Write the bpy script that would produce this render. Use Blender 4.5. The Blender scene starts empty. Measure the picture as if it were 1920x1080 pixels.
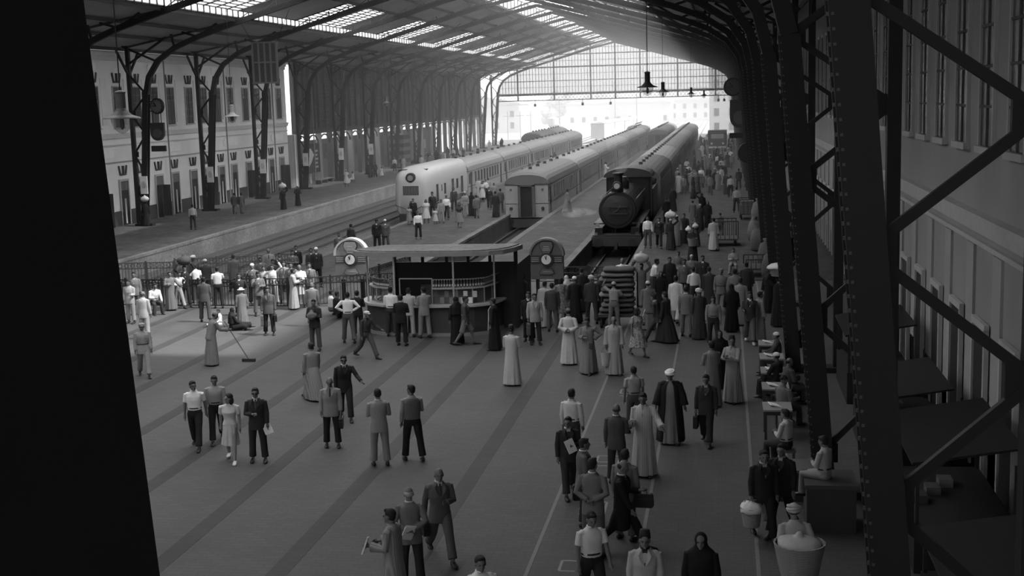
import bpy, math, random
from mathutils import Vector, Matrix
R = math.radians
random.seed(7)
sc = bpy.context.scene
COL = sc.collection

# ---------------------------------------------------------------- camera, sky, sun, exposure
cam_d = bpy.data.cameras.new('camera'); cam_d.lens = 45.0; cam_d.sensor_width = 36.0
cam_d.clip_start = 0.2; cam_d.clip_end = 3000
cam = bpy.data.objects.new('camera', cam_d); COL.objects.link(cam)
cam.matrix_world = Matrix(((0.986409, 0.004416, 0.164251, 0.000), (0.161788, 0.148374, -0.975607, 0.000), (-0.028679, 0.988922, 0.145643, 8.200), (0.000000, 0.000000, 0.000000, 1.000)))
sc.camera = cam
sc.view_settings.view_transform = 'Standard'; sc.view_settings.look = 'None'
sc.view_settings.gamma = 1.0; sc.view_settings.use_curve_mapping = False
sc.view_settings.exposure = 1.22
w = bpy.data.worlds.new('hazy_sky'); sc.world = w; w.use_nodes = True
bg = w.node_tree.nodes['Background']; bg.inputs[0].default_value = (0.93, 0.93, 0.93, 1); bg.inputs[1].default_value = 1.0
sun_d = bpy.data.lights.new('sun', 'SUN'); sun_d.energy = 4.4; sun_d.angle = R(3.0); sun_d.color = (1, 1, 1)
sun = bpy.data.objects.new('sun', sun_d); COL.objects.link(sun)
# sun stands to the right of the hall, about 54 degrees high
sd = Vector((-math.cos(R(54)), 0.10, -math.sin(R(54))))
sun.rotation_euler = sd.to_track_quat('-Z', 'Y').to_euler(); sun.location = (60, 0, 80)
sc.cycles.max_bounces = 6; sc.cycles.diffuse_bounces = 3; sc.cycles.glossy_bounces = 2
sc.cycles.transparent_max_bounces = 12; sc.cycles.transmission_bounces = 4; sc.cycles.volume_bounces = 1
sc.cycles.caustics_reflective = False; sc.cycles.caustics_refractive = False
sc.cycles.sample_clamp_indirect = 4.0
sc.cycles.volume_step_rate = 4; sc.cycles.volume_max_steps = 64

# ---------------------------------------------------------------- materials
MATS = {}
def M(v, rough=0.8, kind='plain', scale=3.0, amt=0.12, metal=0.0):
    """grey material of albedo v; kind adds fine procedural grain or relief"""
    key = (round(v, 3), rough, kind, scale, amt, metal)
    if key in MATS: return MATS[key]
    m = bpy.data.materials.new('grey_%s_%02d' % (kind, int(v * 100))); m.use_nodes = True
    nt = m.node_tree; b = nt.nodes['Principled BSDF']
    b.inputs['Roughness'].default_value = rough; b.inputs['Metallic'].default_value = metal
    b.inputs['Specular IOR Level'].default_value = 0.3
    tc = nt.nodes.new('ShaderNodeTexCoord')
    def ramp(fac, a, c):
        mx = nt.nodes.new('ShaderNodeMapRange'); mx.inputs[3].default_value = a; mx.inputs[4].default_value = c
        nt.links.new(fac, mx.inputs[0]); return mx.outputs[0]
    def out(val):
        cb = nt.nodes.new('ShaderNodeCombineColor')
        for i in range(3): nt.links.new(val, cb.inputs[i])
        nt.links.new(cb.outputs[0], b.inputs['Base Color'])
    def noise(s, det=3):
        n = nt.nodes.new('ShaderNodeTexNoise'); n.inputs['Scale'].default_value = s; n.inputs['Detail'].default_value = det
        nt.links.new(tc.outputs['Object'], n.inputs['Vector']); return n.outputs['Fac']
    def bump(h, st=0.3, d=0.02):
        bp = nt.nodes.new('ShaderNodeBump'); bp.inputs['Strength'].default_value = st; bp.inputs['Distance'].default_value = d
        nt.links.new(h, bp.inputs['Height']); nt.links.new(bp.outputs[0], b.inputs['Normal'])
    if kind == 'plain':
        out(ramp(noise(scale), v * (1 - amt), v * (1 + amt)))
    elif kind == 'cloth':
        n = noise(9, 2); out(ramp(n, v * 0.86, v * 1.14)); bump(n, 0.35, 0.02)
    elif kind == 'stripe':
        wv = nt.nodes.new('ShaderNodeTexWave'); wv.inputs['Scale'].default_value = 9; wv.inputs['Distortion'].default_value = 1.0
        nt.links.new(tc.outputs['Object'], wv.inputs['Vector']); out(ramp(wv.outputs['Fac'], v * 0.72, v * 1.2))
    elif kind == 'floral':
        vo = nt.nodes.new('ShaderNodeTexVoronoi'); vo.inputs['Scale'].default_value = 16
        nt.links.new(tc.outputs['Object'], vo.inputs['Vector']); out(ramp(vo.outputs['Distance'], v * 1.5, v * 0.25))
    elif kind == 'paving':
        br = nt.nodes.new('ShaderNodeTexBrick'); br.inputs['Scale'].default_value = 1.0
        br.inputs['Brick Width'].default_value = 0.3; br.inputs['Row Height'].default_value = 0.15; br.inputs['Mortar Size'].default_value = 0.008
        for i, c in ((1, v * 1.05), (2, v * 0.93), (3, v * 0.78)): br.inputs[i].default_value = (c, c, c, 1)
        nt.links.new(tc.outputs['Object'], br.inputs['Vector'])
        mx = nt.nodes.new('ShaderNodeMix'); mx.data_type = 'RGBA'; mx.blend_type = 'MULTIPLY'; mx.inputs[0].default_value = 1
        nt.links.new(br.outputs['Color'], mx.inputs[6])
        n = noise(0.35, 5); cb = nt.nodes.new('ShaderNodeCombineColor'); r = ramp(n, 0.75, 1.22)
        for i in range(3): nt.links.new(r, cb.inputs[i])
        nt.links.new(cb.outputs[0], mx.inputs[7]); nt.links.new(mx.outputs[2], b.inputs['Base Color'])
        bump(br.outputs['Fac'], 0.15, -0.01)
    elif kind == 'stained':
        n = noise(0.5, 8); n2 = noise(scale, 4); a = nt.nodes.new('ShaderNodeMath'); a.operation = 'MULTIPLY'
        nt.links.new(n, a.inputs[0]); nt.links.new(n2, a.inputs[1])
        out(ramp(a.outputs[0], v * 0.35, v * 2.7)); bump(n2, 0.3, 0.03)
    elif kind == 'wall':
        n = noise(0.4, 6); out(ramp(n, v * 0.8, v * 1.18))
    elif kind == 'corrugated':
        wv = nt.nodes.new('ShaderNodeTexWave'); wv.bands_direction = 'Y'; wv.inputs['Scale'].default_value = 2.2
        nt.links.new(tc.outputs['Object'], wv.inputs['Vector']); out(ramp(noise(0.3, 5), v * 0.75, v * 1.25)); bump(wv.outputs['Fac'], 0.5, 0.05)
    elif kind == 'ballast':
        n = noise(7, 6); out(ramp(n, v * 0.5, v * 1.5)); bump(n, 0.8, 0.06)
    elif kind == 'straw':
        wv = nt.nodes.new('ShaderNodeTexWave'); wv.bands_direction = 'Z'; wv.inputs['Scale'].default_value = 14; wv.inputs['Distortion'].default_value = 3
        nt.links.new(tc.outputs['Object'], wv.inputs['Vector']); out(ramp(wv.outputs['Fac'], v * 0.6, v * 1.3)); bump(wv.outputs['Fac'], 0.5, 0.01)
    MATS[key] = m
    return m
def glassy(name, trans, diff, tl=0.0):
    """dirty pane: part clear, part milky"""
    if name in MATS: return MATS[name]
    m = bpy.data.materials.new(name); m.use_nodes = True; nt = m.node_tree
    nt.nodes.remove(nt.nodes['Principled BSDF']); o = nt.nodes['Material Output']
    t = nt.nodes.new('ShaderNodeBsdfTransparent'); t.inputs[0].default_value = (trans, trans, trans, 1)
    d = nt.nodes.new('ShaderNodeBsdfTranslucent' if tl else 'ShaderNodeBsdfDiffuse'); d.inputs[0].default_value = (diff, diff, diff, 1)
    mx = nt.nodes.new('ShaderNodeMixShader'); mx.inputs[0].default_value = tl or 0.15
    nt.links.new(t.outputs[0], mx.inputs[1]); nt.links.new(d.outputs[0], mx.inputs[2]); nt.links.new(mx.outputs[0], o.inputs[0])
    MATS[name] = m; return m
def vapour(name, dens, noise_scale=0, col=0.95):
    m = bpy.data.materials.new(name); m.use_nodes = True; nt = m.node_tree
    nt.nodes.remove(nt.nodes['Principled BSDF']); o = nt.nodes['Material Output']
    v = nt.nodes.new('ShaderNodeVolumePrincipled'); v.inputs['Color'].default_value = (col, col, col, 1); v.inputs['Density'].default_value = dens
    v.inputs['Anisotropy'].default_value = 0.2
    if noise_scale:
        tc = nt.nodes.new('ShaderNodeTexCoord'); n = nt.nodes.new('ShaderNodeTexNoise'); n.inputs['Scale'].default_value = noise_scale; n.inputs['Detail'].default_value = 4
        nt.links.new(tc.outputs['Object'], n.inputs['Vector'])
        mr = nt.nodes.new('ShaderNodeMapRange'); mr.inputs[1].default_value = 0.42; mr.inputs[2].default_value = 0.75; mr.inputs[3].default_value = 0; mr.inputs[4].default_value = dens
        nt.links.new(n.outputs['Fac'], mr.inputs[0]); nt.links.new(mr.outputs[0], v.inputs['Density'])
    nt.links.new(v.outputs[0], o.inputs['Volume']); return m

# ---------------------------------------------------------------- mesh builder
class MB:
    def __init__(s): s.v = []; s.f = []; s.mi = []; s.cur = 0
    def add(s, vs, fs):
        k = len(s.v); s.v += [tuple(p) for p in vs]; s.f += [tuple(i + k for i in f) for f in fs]; s.mi += [s.cur] * len(fs); return s
    def slot(s, i): s.cur = i; return s
    def box(s, x0, x1, y0, y1, z0, z1, T=None):
        vs = [(x, y, z) for z in (z0, z1) for y in (y0, y1) for x in (x0, x1)]
        if T is not None: vs = [T @ Vector(p) for p in vs]
        return s.add(vs, [(0, 2, 3, 1), (4, 5, 7, 6), (0, 1, 5, 4), (2, 6, 7, 3), (0, 4, 6, 2), (1, 3, 7, 5)])
    def bar(s, a, b, wx, wy=None, up=(0, 0, 1)):
        a = Vector(a); b = Vector(b); wy = wy or wx; d = (b - a).normalized(); u = Vector(up)
        if abs(d.dot(u)) > 0.98: u = Vector((0, 1, 0))
        x = d.cross(u).normalized(); y = x.cross(d)
        vs = []
        for p in (a, b):
            for i, j in ((-1, -1), (1, -1), (1, 1), (-1, 1)): vs.append(p + x * (wx / 2 * i) + y * (wy / 2 * j))
        return s.add(vs, [(3, 2, 1, 0), (4, 5, 6, 7), (0, 1, 5, 4), (1, 2, 6, 5), (2, 3, 7, 6), (3, 0, 4, 7)])
    def rings(s, rs, cap=True, close=True):
        n = len(rs[0]); vs = [p for r in rs for p in r]; fs = []
        for i in range(len(rs) - 1):
            for j in range(n if close else n - 1):
                k = (j + 1) % n; fs.append((i * n + j, i * n + k, (i + 1) * n + k, (i + 1) * n + j))
        if cap: fs.append(tuple(range(n - 1, -1, -1))); fs.append(tuple((len(rs) - 1) * n + j for j in range(n)))
        return s.add(vs, fs)
    def tube(s, pts, rad, n=8, cap=True):
        pts = [Vector(p) for p in pts]
        if not hasattr(rad, '__len__'): rad = [rad] * len(pts)
        rs = []; px = None
        for i, p in enumerate(pts):
            d = (pts[min(i + 1, len(pts) - 1)] - pts[max(i - 1, 0)]).normalized()
            if px is None:
                u = Vector((0, 0, 1)) if abs(d.z) < 0.9 else Vector((0, 1, 0)); px = d.cross(u).normalized()
            else: px = (px - d * px.dot(d)).normalized()
            py = d.cross(px); r = rad[i]; ra, rb = r if hasattr(r, '__len__') else (r, r)
            rs.append([p + px * (ra * math.cos(2 * math.pi * k / n)) + py * (rb * math.sin(2 * math.pi * k / n)) for k in range(n)])
        return s.rings(rs, cap)
    def lathe(s, c, prof, n=16, ax='z'):
        rs = []
        for r, h in prof:
            ring = []
            for k in range(n):
                a = 2 * math.pi * k / n; p = (r * math.cos(a), r * math.sin(a), h)
                if ax == 'y': p = (p[0], p[2], -p[1])
                if ax == 'x': p = (p[2], p[0], p[1])
                ring.append((c[0] + p[0], c[1] + p[1], c[2] + p[2]))
            rs.append(ring)
        return s.rings(rs)
    def ell(s, c, r, n=12, m=8, T=None):
        rs = []
        for i in range(1, m):
            t = math.pi * i / m
            rs.append([Vector((r[0] * math.sin(t) * math.cos(2 * math.pi * k / n), r[1] * math.sin(t) * math.sin(2 * math.pi * k / n), -r[2] * math.cos(t))) for k in range(n)])
        T = T or Matrix.Identity(4); c = Vector(c)
        rs = [[c + (T.to_3x3() @ p) for p in r_] for r_ in rs]
        k0 = len(s.v); s.rings(rs, cap=False)
        b = c + T.to_3x3() @ Vector((0, 0, -r[2])); t = c + T.to_3x3() @ Vector((0, 0, r[2]))
        kb = len(s.v); s.v += [tuple(b), tuple(t)]
        for j in range(n):
            q = (j + 1) % n; s.f.append((k0 + q, k0 + j, kb)); s.mi.append(s.cur)
            o = k0 + (m - 2) * n; s.f.append((o + j, o + q, kb + 1)); s.mi.append(s.cur)
        return s
    def prism(s, poly, a, b, ax='y'):
        """polygon (2-D list) extruded from a to b along an axis"""
        def P(p, h): return (p[0], h, p[1]) if ax == 'y' else ((h, p[0], p[1]) if ax == 'x' else (p[0], p[1], h))
        n = len(poly); vs = [P(p, a) for p in poly] + [P(p, b) for p in poly]
        fs = [tuple(range(n)), tuple(range(2 * n - 1, n - 1, -1))] + [((i + 1) % n, i, n + i, n + (i + 1) % n) for i in range(n)]
        return s.add(vs, fs)
    def mesh(s, name='mesh', smooth=False):
        me = bpy.data.meshes.new(name); me.from_pydata(s.v, [], s.f)
        if any(s.mi): me.polygons.foreach_set('material_index', s.mi)
        if smooth: me.polygons.foreach_set('use_smooth', [True] * len(me.polygons))
        me.update(); return me
    def build(s, name, mat, parent=None, smooth=False, kind=None, **kw):
        me = s.mesh(name, smooth)
        for m_ in (mat if isinstance(mat, (list, tuple)) else [mat]): me.materials.append(m_)
        o = bpy.data.objects.new(name, me); COL.objects.link(o)
        if parent: o.parent = parent
        if kind: o['kind'] = kind
        return tag(o, **kw)
def tag(o, label=None, cat=None, group=None, kind=None):
    if label: o['label'] = label
    if cat: o['category'] = cat
    if group: o['group'] = group
    if kind: o['kind'] = kind
    return o
def thing(name, label=None, cat=None, loc=(0, 0, 0), rz=0.0, group=None, scale=1.0, kind=None):
    o = bpy.data.objects.new(name, None); COL.objects.link(o); o.empty_display_size = 0.2
    o.location = loc; o.rotation_euler = (0, 0, rz); o.scale = (scale,) * 3
    return tag(o, label, cat, group, kind)
def inst(o, parent, loc=(0, 0, 0), rz=0.0, name=None, scale=None):
    c = o.copy(); COL.objects.link(c); c.parent = parent; c.location = loc; c.rotation_euler = (0, 0, rz)
    if scale: c.scale = scale
    return c
def copy_tree(o, parent=None, **kw):
    c = o.copy(); COL.objects.link(c); c.parent = parent
    for ch in KIDS.get(o.name, []) or list(o.children): copy_tree(ch, c)
    return tag(c, **kw)
KIDS = {}
def struct(name, mb, mat, **kw):
    return mb.build(name, mat, kind='structure', **kw)

IRON = M(0.02, 0.6); IRON2 = M(0.06, 0.6); DARK = M(0.02, 0.7)
WALL = M(0.88, 0.9, 'wall'); WALLD = M(0.10, 0.9, 'wall'); CREAM = M(0.7, 0.85)
GLASS = glassy('skylight_glass', 0.9, 0.75, 0.4)
MILKY = glassy("milky_skylight_glass", 0.5, 0.93, 0.8)
CLEARG = glassy("clear_skylight_glass", 0.95, 0.2)
# ---------------------------------------------------------------- ground, platforms, tracks
FLOORM = M(0.09, 0.75, 'paving')
fl = struct('floor', MB().box(-45, 7, -6, 57, -0.3, 0), FLOORM, label='concourse floor of small grey paving blocks with darker bands running towards the trains')
PLAT = M(0.24, 0.85, 'stained', 4.0)
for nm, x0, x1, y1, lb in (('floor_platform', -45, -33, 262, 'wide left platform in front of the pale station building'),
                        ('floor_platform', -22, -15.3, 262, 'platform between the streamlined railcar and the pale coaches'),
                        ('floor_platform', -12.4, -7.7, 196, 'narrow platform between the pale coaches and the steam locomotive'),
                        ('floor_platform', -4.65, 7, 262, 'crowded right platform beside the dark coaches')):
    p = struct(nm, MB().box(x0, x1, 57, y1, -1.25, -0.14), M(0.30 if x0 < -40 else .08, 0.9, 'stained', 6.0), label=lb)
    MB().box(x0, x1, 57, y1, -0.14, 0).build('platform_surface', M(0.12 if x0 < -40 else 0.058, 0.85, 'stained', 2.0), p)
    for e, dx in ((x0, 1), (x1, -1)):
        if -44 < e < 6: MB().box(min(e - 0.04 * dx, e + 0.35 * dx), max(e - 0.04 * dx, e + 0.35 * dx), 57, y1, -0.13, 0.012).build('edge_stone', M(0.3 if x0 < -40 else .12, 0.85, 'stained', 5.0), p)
struct('ground', MB().box(-150, 120, 57, 900, -1.6, -1.2), M(0.26, 0.95, 'ballast'), label='gravel track bed and railway yard ground')
struct('trim_1', MB().box(-45, 7, 56.8, 57.0, -1.3, 0.0), M(0.2, 0.9), label='end wall of the track pits')
struct('floor_track_bed', MB().box(-33, -22, 57, 231, -1.2, -1.14), M(0.12, 0.95, 'ballast'), label='dusty gravel of the track bed inside the hall')
struct('floor_pit', MB().box(-15.3, -12.4, 57, 231, -1.2, -1.13).box(-7.7, -4.65, 57, 231, -1.2, -1.13), M(0.02, 0.95, 'ballast'), label='near-black floor of the two narrow track pits')  # pit floor in a much darker grey than the open track bed
# inlaid bands of the paving
for i, x in enumerate([-3.2 - 2.33 * k for k in range(1, 9)]):
    MB().box(x - 0.19, x + 0.19, 4, 56.6, -0.05, 0.004)  .build('paving_band', M(0.055, 0.75, 'paving'), fl)
for x in (-3.45, -1.55, 0.55, 1.35): MB().box(x - 0.035, x + 0.035, 4, 56.6, -0.05, 0.004).build('paving_line', M(0.19, 0.8), fl)
fret = MB()
for k in range(5):
    y = 21.0 + k * 3.4
    for a, b in (((-2.9, y), (-2.4, y)), ((-2.4, y), (-2.4, y + .8)), ((-2.4, y + .8), (-2.9, y + .8)), ((-2.9, y + .8), (-2.9, y + .3)), ((-2.9, y + .3), (-2.62, y + .3))):
        fret.bar((a[0], a[1], 0.0), (b[0], b[1], 0.0), 0.05, 0.008)
fret.build('paving_fret', M(0.28, 0.8), fl, kind='stuff')
# tracks: rails as parts, sleepers joined
TX = (-30.6, -27.2, -23.7, -13.95, -6.2)
for t, x in enumerate(TX):
    tr = thing('railway_track', ['empty railway track next to the left platform edge', 'second track from the left platform, empty in front', 'track under the streamlined railcar', 'track in the pit under the pale coaches', 'track in the pit under the steam locomotive'][t], 'track', (x, 58, -1.2))
    for s in (-0.75, 0.75):
        MB().box(s - 0.035, s + 0.035, 0, 420, 0.10, 0.24).build('rail', M(0.16 if t < 3 else .05, 0.45, metal=0.4), tr)
    sl = MB()
    for k in range(230): sl.box(-1.2, 1.2, 0.3 + k * 0.85, 0.54 + k * 0.85, 0.0, 0.075)
    sl.build('sleeper', M(0.10 if t < 2 else .025, 0.9), tr, kind='stuff')
    b = thing('buffer_stop', ['timber buffer stop ending the track by the left platform', 'timber buffer stop beside the ramp fence', 'timber buffer stop at the railcar track', 'timber buffer stop behind the kiosk', 'timber buffer stop ahead of the locomotive'][t], 'buffer stop', (x, 58.6, -1.2))
    MB().box(-1.2, 1.2, -0.15, 0.15, 0.75, 1.05).build('beam', M(0.14), b)
    for s in (-0.75, 0.75): MB().bar((s, 0, 0), (s, 0, 0.95), 0.22).bar((s, -1.0, 0.02), (s, 0, 0.8), 0.15).build('post', M(0.12), b)

# ---------------------------------------------------------------- left wall: pale station building
XW = -43.0
wl = struct('wall_left', MB().box(XW - 8, XW, -6, 123.2, -1.2, 12.05), WALL, label='pale plastered station building with tall narrow windows')
MB().box(XW, XW + 0.07, 40, 123.2, 0, 1.05).build('dado', M(0.07, 0.7), wl)
MB().box(XW, XW + 0.22, -6, 123.25, 12.05, 12.4).box(XW, XW + 0.12, 40, 123.2, 11.75, 12.05).build('cornice', CREAM, wl)
MB().box(XW, XW + 0.14, 40, 123.2, 6.25, 6.45).box(XW, XW + 0.2, 40, 123.2, 6.45, 6.6).box(XW, XW + .1, 40, 123.2, 5.75, 5.83).build('string_course', CREAM, wl)
MB().box(XW, XW + 0.06, 40, 123.2, 4.5, 4.6).build('string_course', M(0.4), wl)
orn = MB()                                   # W shaped plaster ornament, 1.5 m wide
for p, q in (((-.62, .32), (-.42, -.32)), ((-.42, -.30), (.42, -.30)), ((.42, -.32), (.62, .32)), ((0, .32), (0, -.32))): orn.bar((0.0, p[0], p[1]), (0.0, q[0], q[1]), 0.08 if p[0] else .2, 0.14)
orn_me = orn.mesh('ornament'); orn_me.materials.append(M(0.10))
def frame_window(h, wd, panes, shut):
    fr = MB(); fr.box(-0.02, 0.06, -wd/2 - .09, -wd/2, 0, h).box(-0.02, 0.06, wd/2, wd/2 + .09, 0, h).box(-0.02, 0.06, -wd/2 - .09, wd/2 + .09, h, h + .09).box(-0.02, 0.12, -wd/2 - .12, wd/2 + .12, -.1, 0)
    pn = MB(); pn.box(-0.01, 0.012, -wd/2, wd/2, 0, h)
    br = MB().box(0, .04, -.03, .03, 0, h)
    for k in range(1, panes): br.box(0, .04, -wd/2, wd/2, h * k / panes - .02, h * k / panes + .02)
    sh = MB()
    if shut:
        for s in (0, 1):
            y0 = -wd/2 + s * wd * .5
            sh.box(.03, .06, y0 + .03, y0 + wd/2 - .03, 0.05, h * .68)
    return fr, pn, br, sh
fw = frame_window(2.85, 1.35, 5, True)
FWM = [b.mesh('w') for b in fw]; FWM[0].materials.append(M(0.5)); FWM[1].materials.append(M(0.045, 0.25)); FWM[2].materials.append(M(0.12)); FWM[3].materials.append(M(0.11))
def omesh(name, me, parent, loc=(0, 0, 0), rz=0.0, scale=None):
    o = bpy.data.objects.new(name, me); COL.objects.link(o); o.parent = parent; o.location = loc; o.rotation_euler = (0, 0, rz)
    if scale: o.scale = scale
    return o
wy = []
y = 121.0
while y > 42:
    wy.append(y); y -= 2.97 if len(wy) % 4 else 3.6
nwin = 0
for i, y in enumerate(wy):
    nwin += 1
    wi = omesh('window', FWM[0], wl, (XW + 0.02, y, 7.03))
    for nm, k in (('pane', 1), ('glazing_bar', 2), ('shutter', 3)):
        if k == 3 and i % 3 == 1: continue
        c = omesh(nm, FWM[k], wi)
    omesh('ornament', orn_me, wl, (XW + 0.05, y, 10.55)); omesh('ornament', orn_me, wl, (XW + 0.05, y, 3.95))
    MB().box(0, .07, -.42, .42, 3.3, 6.6).build('pilaster', WALL, wl).location = (XW, y + 1.5, 3.9)
# ground-floor doorways with dark leaves, some standing open
dr = MB().box(0, .05, -.6, .6, 0, 3.15); dme = dr.mesh('d'); dme.materials.append(M(0.035, 0.6))
df = MB().box(0, .1, -.72, -.6, 0, 3.2).box(0, .1, .6, .72, 0, 3.2).box(0, .1, -.72, .72, 3.15, 3.3); dfm = df.mesh('d'); dfm.materials.append(M(0.5))
leaf = MB().box(0, .6, -.03, .03, 0.05, 2.45); lfm = leaf.mesh('d'); lfm.materials.append(M(0.05, 0.6))
tran = MB().box(.03, .06, -.55, .55, 2.5, 3.1); trm = tran.mesh('d'); trm.materials.append(M(0.16, 0.3))
post = MB().box(.04, .08, -.1, .12, .1, 1.9); pom = post.mesh('d'); pom.materials.append(M(0.5))
for i, y in enumerate(wy):
    d = omesh('doorway', dfm, wl, (XW + .02, y, 0)); omesh('door_opening', dme, d)
    omesh('transom', trm, d)
    if i % 3 == 0:
        omesh('door_leaf', lfm, d, (0, -.58, 0), R(-18)); omesh('door_leaf', lfm, d, (0, .58, 0), R(14))
    else: omesh('pale_panel', pom, d)
# plaster tablets with rounded ends
tb = MB(); n = 10
pl = [(-1.35 + .32 * math.cos(a), .32 * math.sin(a)) for a in [math.pi/2 + math.pi*k/n for k in range(n+1)]] + [(1.35 + .32 * math.cos(a), .32 * math.sin(a)) for a in [-math.pi/2 + math.pi*k/n for k in range(n+1)]]
tb.prism(pl, 0, .06, 'x'); tbm = tb.mesh('t'); tbm.materials.append(M(0.97))
for y in (56, 68, 80, 91.5, 103.8, 115.8):
    omesh('tablet', tbm, wl, (XW + .01, y + 3.6 - 1.2, 11.3)); omesh('tablet', tbm, wl, (XW + .01, y + 4.2, 5.2))
# short lower annexe and white gap by the building corner
an = thing('annexe', 'grey lean-to wall at the corner of the pale station building', 'building', (XW, 124.8, 0))
MB().box(-3, 0, -1.6, 1.2, -.2, 5.3).build('wall', M(0.3, .9, 'wall'), an); MB().box(-.1, .12, .1, .42, 0, 5.35).build('pilaster', CREAM, an)

# ---------------------------------------------------------------- left wall beyond: louvred screen
ls = struct('wall_left_screen', MB().box(XW - .5, XW - .4, 126, 230, 5.7, 13.1), M(0.05, .8), label='dark louvred screen wall above the left platform')
slat = MB()
for k in range(44): slat.add([(0, 0, 5.7 + k * .17), (0, 11.6, 5.7 + k * .17), (.13, 11.6, 5.78 + k * .17), (.13, 0, 5.78 + k * .17), (0, 0, 5.73 + k * .17), (0, 11.6, 5.73 + k * .17), (.13, 11.6, 5.81 + k * .17), (.13, 0, 5.81 + k * .17)], [(0, 1, 2, 3), (7, 6, 5, 4), (3, 2, 6, 7), (0, 4, 5, 1)])
sme = slat.mesh('s'); sme.materials.append(M(0.16, .7))
vp = MB().box(-.05, .22, -.12, .12, 5.6, 13.1); vme = vp.mesh('v'); vme.materials.append(M(0.10))
for k in range(9):
    y0 = 122.2 + 12 * k
    if k == 0: y0 = 126
    o = omesh('louvre_slat', sme, ls, (XW - .4, y0, 0)); o['kind'] = 'stuff'
    if k == 0: o.scale = (1, .68, 1)
    for j in range(5): omesh('mullion', vme, ls, (XW - .3, y0 + j * (2.4 if k else 1.7), 0))
MB().box(XW - .5, XW - .05, 126, 230, 5.2, 5.7).build('lintel_beam', M(.06), ls)
# piers, arched brackets and back wall beneath the louvres
lw = struct('wall_left_arcade', MB().box(XW - 2.2, XW - 2.0, 126, 196, 0, 4.4), M(0.20, .9, 'wall'), label='dark recessed arcade wall below the louvres')
for k in range(27):
    y = 126.2 + 4 * k
    MB().box(XW - .6, XW - .1, y - .3, y + .3, 0, 5.2).build('pier', M(0.34 if k % 3 else .12, .9, 'wall'), lw)
    a = MB()
    for q in range(8):
        t0 = math.pi * q / 8; t1 = math.pi * (q + 1) / 8
        a.bar((XW - .3, y + 2 - 1.7 * math.cos(t0), 4.1 + .95 * math.sin(t0)), (XW - .3, y + 2 - 1.7 * math.cos(t1), 4.1 + .95 * math.sin(t1)), .12)
    if k < 26: a.build('arch', M(.06), lw)
rnd = random.Random(3)
for k in range(20):
    y = 127 + 3.3 * k + rnd.random()
    z = 1.2 + rnd.random() * 1.1
    o = MB().box(0, .03, 0, .9 + rnd.random() * .7, 0, 1.1 + rnd.random() * .8).build('poster', M((.14, .22, .35, .5)[k % 4], .8, 'stained', 3), lw)
    o.location = (XW - 1.98, y, z)
ad = thing('painted_advertisement', 'big framed dark advertisement with a pale arrowhead shape near the building corner', 'sign', (XW - .05, 128.6, 1.1))
MB().box(0, .08, 0, 4.6, 0, 3.1).build('board', M(.06), ad); MB().prism([(.3, 0.5), (1.5, 1.1), (2.5, 1.9), (1.5, 2.6), (.3, 2.6)], .08, .12, 'x').build('emblem', M(.6), ad)
tx = MB()
for k in range(5): tx.box(.08, .1, 2.9, 3.9 - .2 * (k % 2), .5 + k * .42, .7 + k * .42)
tx.build('lettering', M(.45), ad, kind='stuff')
st = thing('striped_kiosk', 'dark and pale striped newspaper kiosk on the left platform', 'kiosk', (XW + 1.2, 163.5, 0))
for k in range(8): MB().box(-1, .9, -1.8, 1.8, k * .5, k * .5 + .5).build('panel', M(.04 if k % 2 else .16), st)
for y in (129, 167, 185): 
    b = thing('bench', {129: 'long low bench against the wall under the framed advertisement', 167: 'low bench beyond the striped kiosk', 185: 'farthest low bench on the left platform'}[y], 'bench', (XW + 1.0, y, 0))
    MB().box(-.35, .35, 0, 5, .38, .46).build('seat', M(.14), b)
    for q in (.4, 2.5, 4.6): MB().box(-.3, .3, q - .08, q + .08, 0, .38).build('leg', M(.1), b)

# ---------------------------------------------------------------- right wall
XR = 5.4
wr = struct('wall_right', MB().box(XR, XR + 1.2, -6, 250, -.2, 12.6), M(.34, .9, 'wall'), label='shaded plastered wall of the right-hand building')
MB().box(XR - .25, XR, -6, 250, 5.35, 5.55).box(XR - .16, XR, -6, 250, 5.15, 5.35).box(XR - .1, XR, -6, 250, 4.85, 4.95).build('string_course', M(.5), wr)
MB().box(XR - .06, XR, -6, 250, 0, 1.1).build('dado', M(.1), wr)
k = 0; y = 8.0
while y < 190:
    wi = omesh('window', FWM[0], wr, (XR - .02, y, 6.95), math.pi, (1, 1, 1.45)); omesh('pane', FWM[1], wi); omesh('glazing_bar', FWM[2], wi)
    d = omesh('doorway', dfm, wr, (XR - .03, y, 0), math.pi); omesh('door_opening', dme, d)
    MB().box(-.06, 0, -.4, .4, 0, 4.8).build('pilaster', M(.4, .9, 'wall'), wr).location = (XR, y + 1.4, 0)
    y += 2.85; k += 1
# end wall behind the viewpoint with the open gallery the picture is taken from
eb = struct('wall_near', MB().box(-51, 8, -6.4, -6, -.2, 6.2).box(-51, 8, -6.4, -6, 11, 18.6).box(-51, -30, -6.4, -6, 6.2, 11), M(.25, .9), label='end wall of the hall below and above an open gallery')
# leaning dark pillar at the left of the gallery opening
pb = MB()
def px(z): return -1.49 + (z - 7.5) * -0.062
T0 = []
for z in (4.0, 11.0): T0.append([(px(z), 3.0, z), (px(z) - 1.1, 3.0, z), (px(z) - 1.1, 2.2, z), (px(z), 2.2, z)])
pb.rings(T0)
struct('trim_pillar', pb, M(.012, .95), label='dark battered pillar close to the viewpoint at the left')
# thin smoky haze filling the hall
hz = MB().prism([(XW + .3, -1.15), (5.0, -1.15), (5.0, 12.2), (-5.2, 14.3), (-15.7, 17.5), (-22.5, 17.5), (-33, 14.3), (XW + .3, 12.2)], 80, 229.5).build('haze', vapour('haze_air', 0.0021), None, kind='stuff', label='thin smoky haze filling the train hall', cat='haze')

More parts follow.
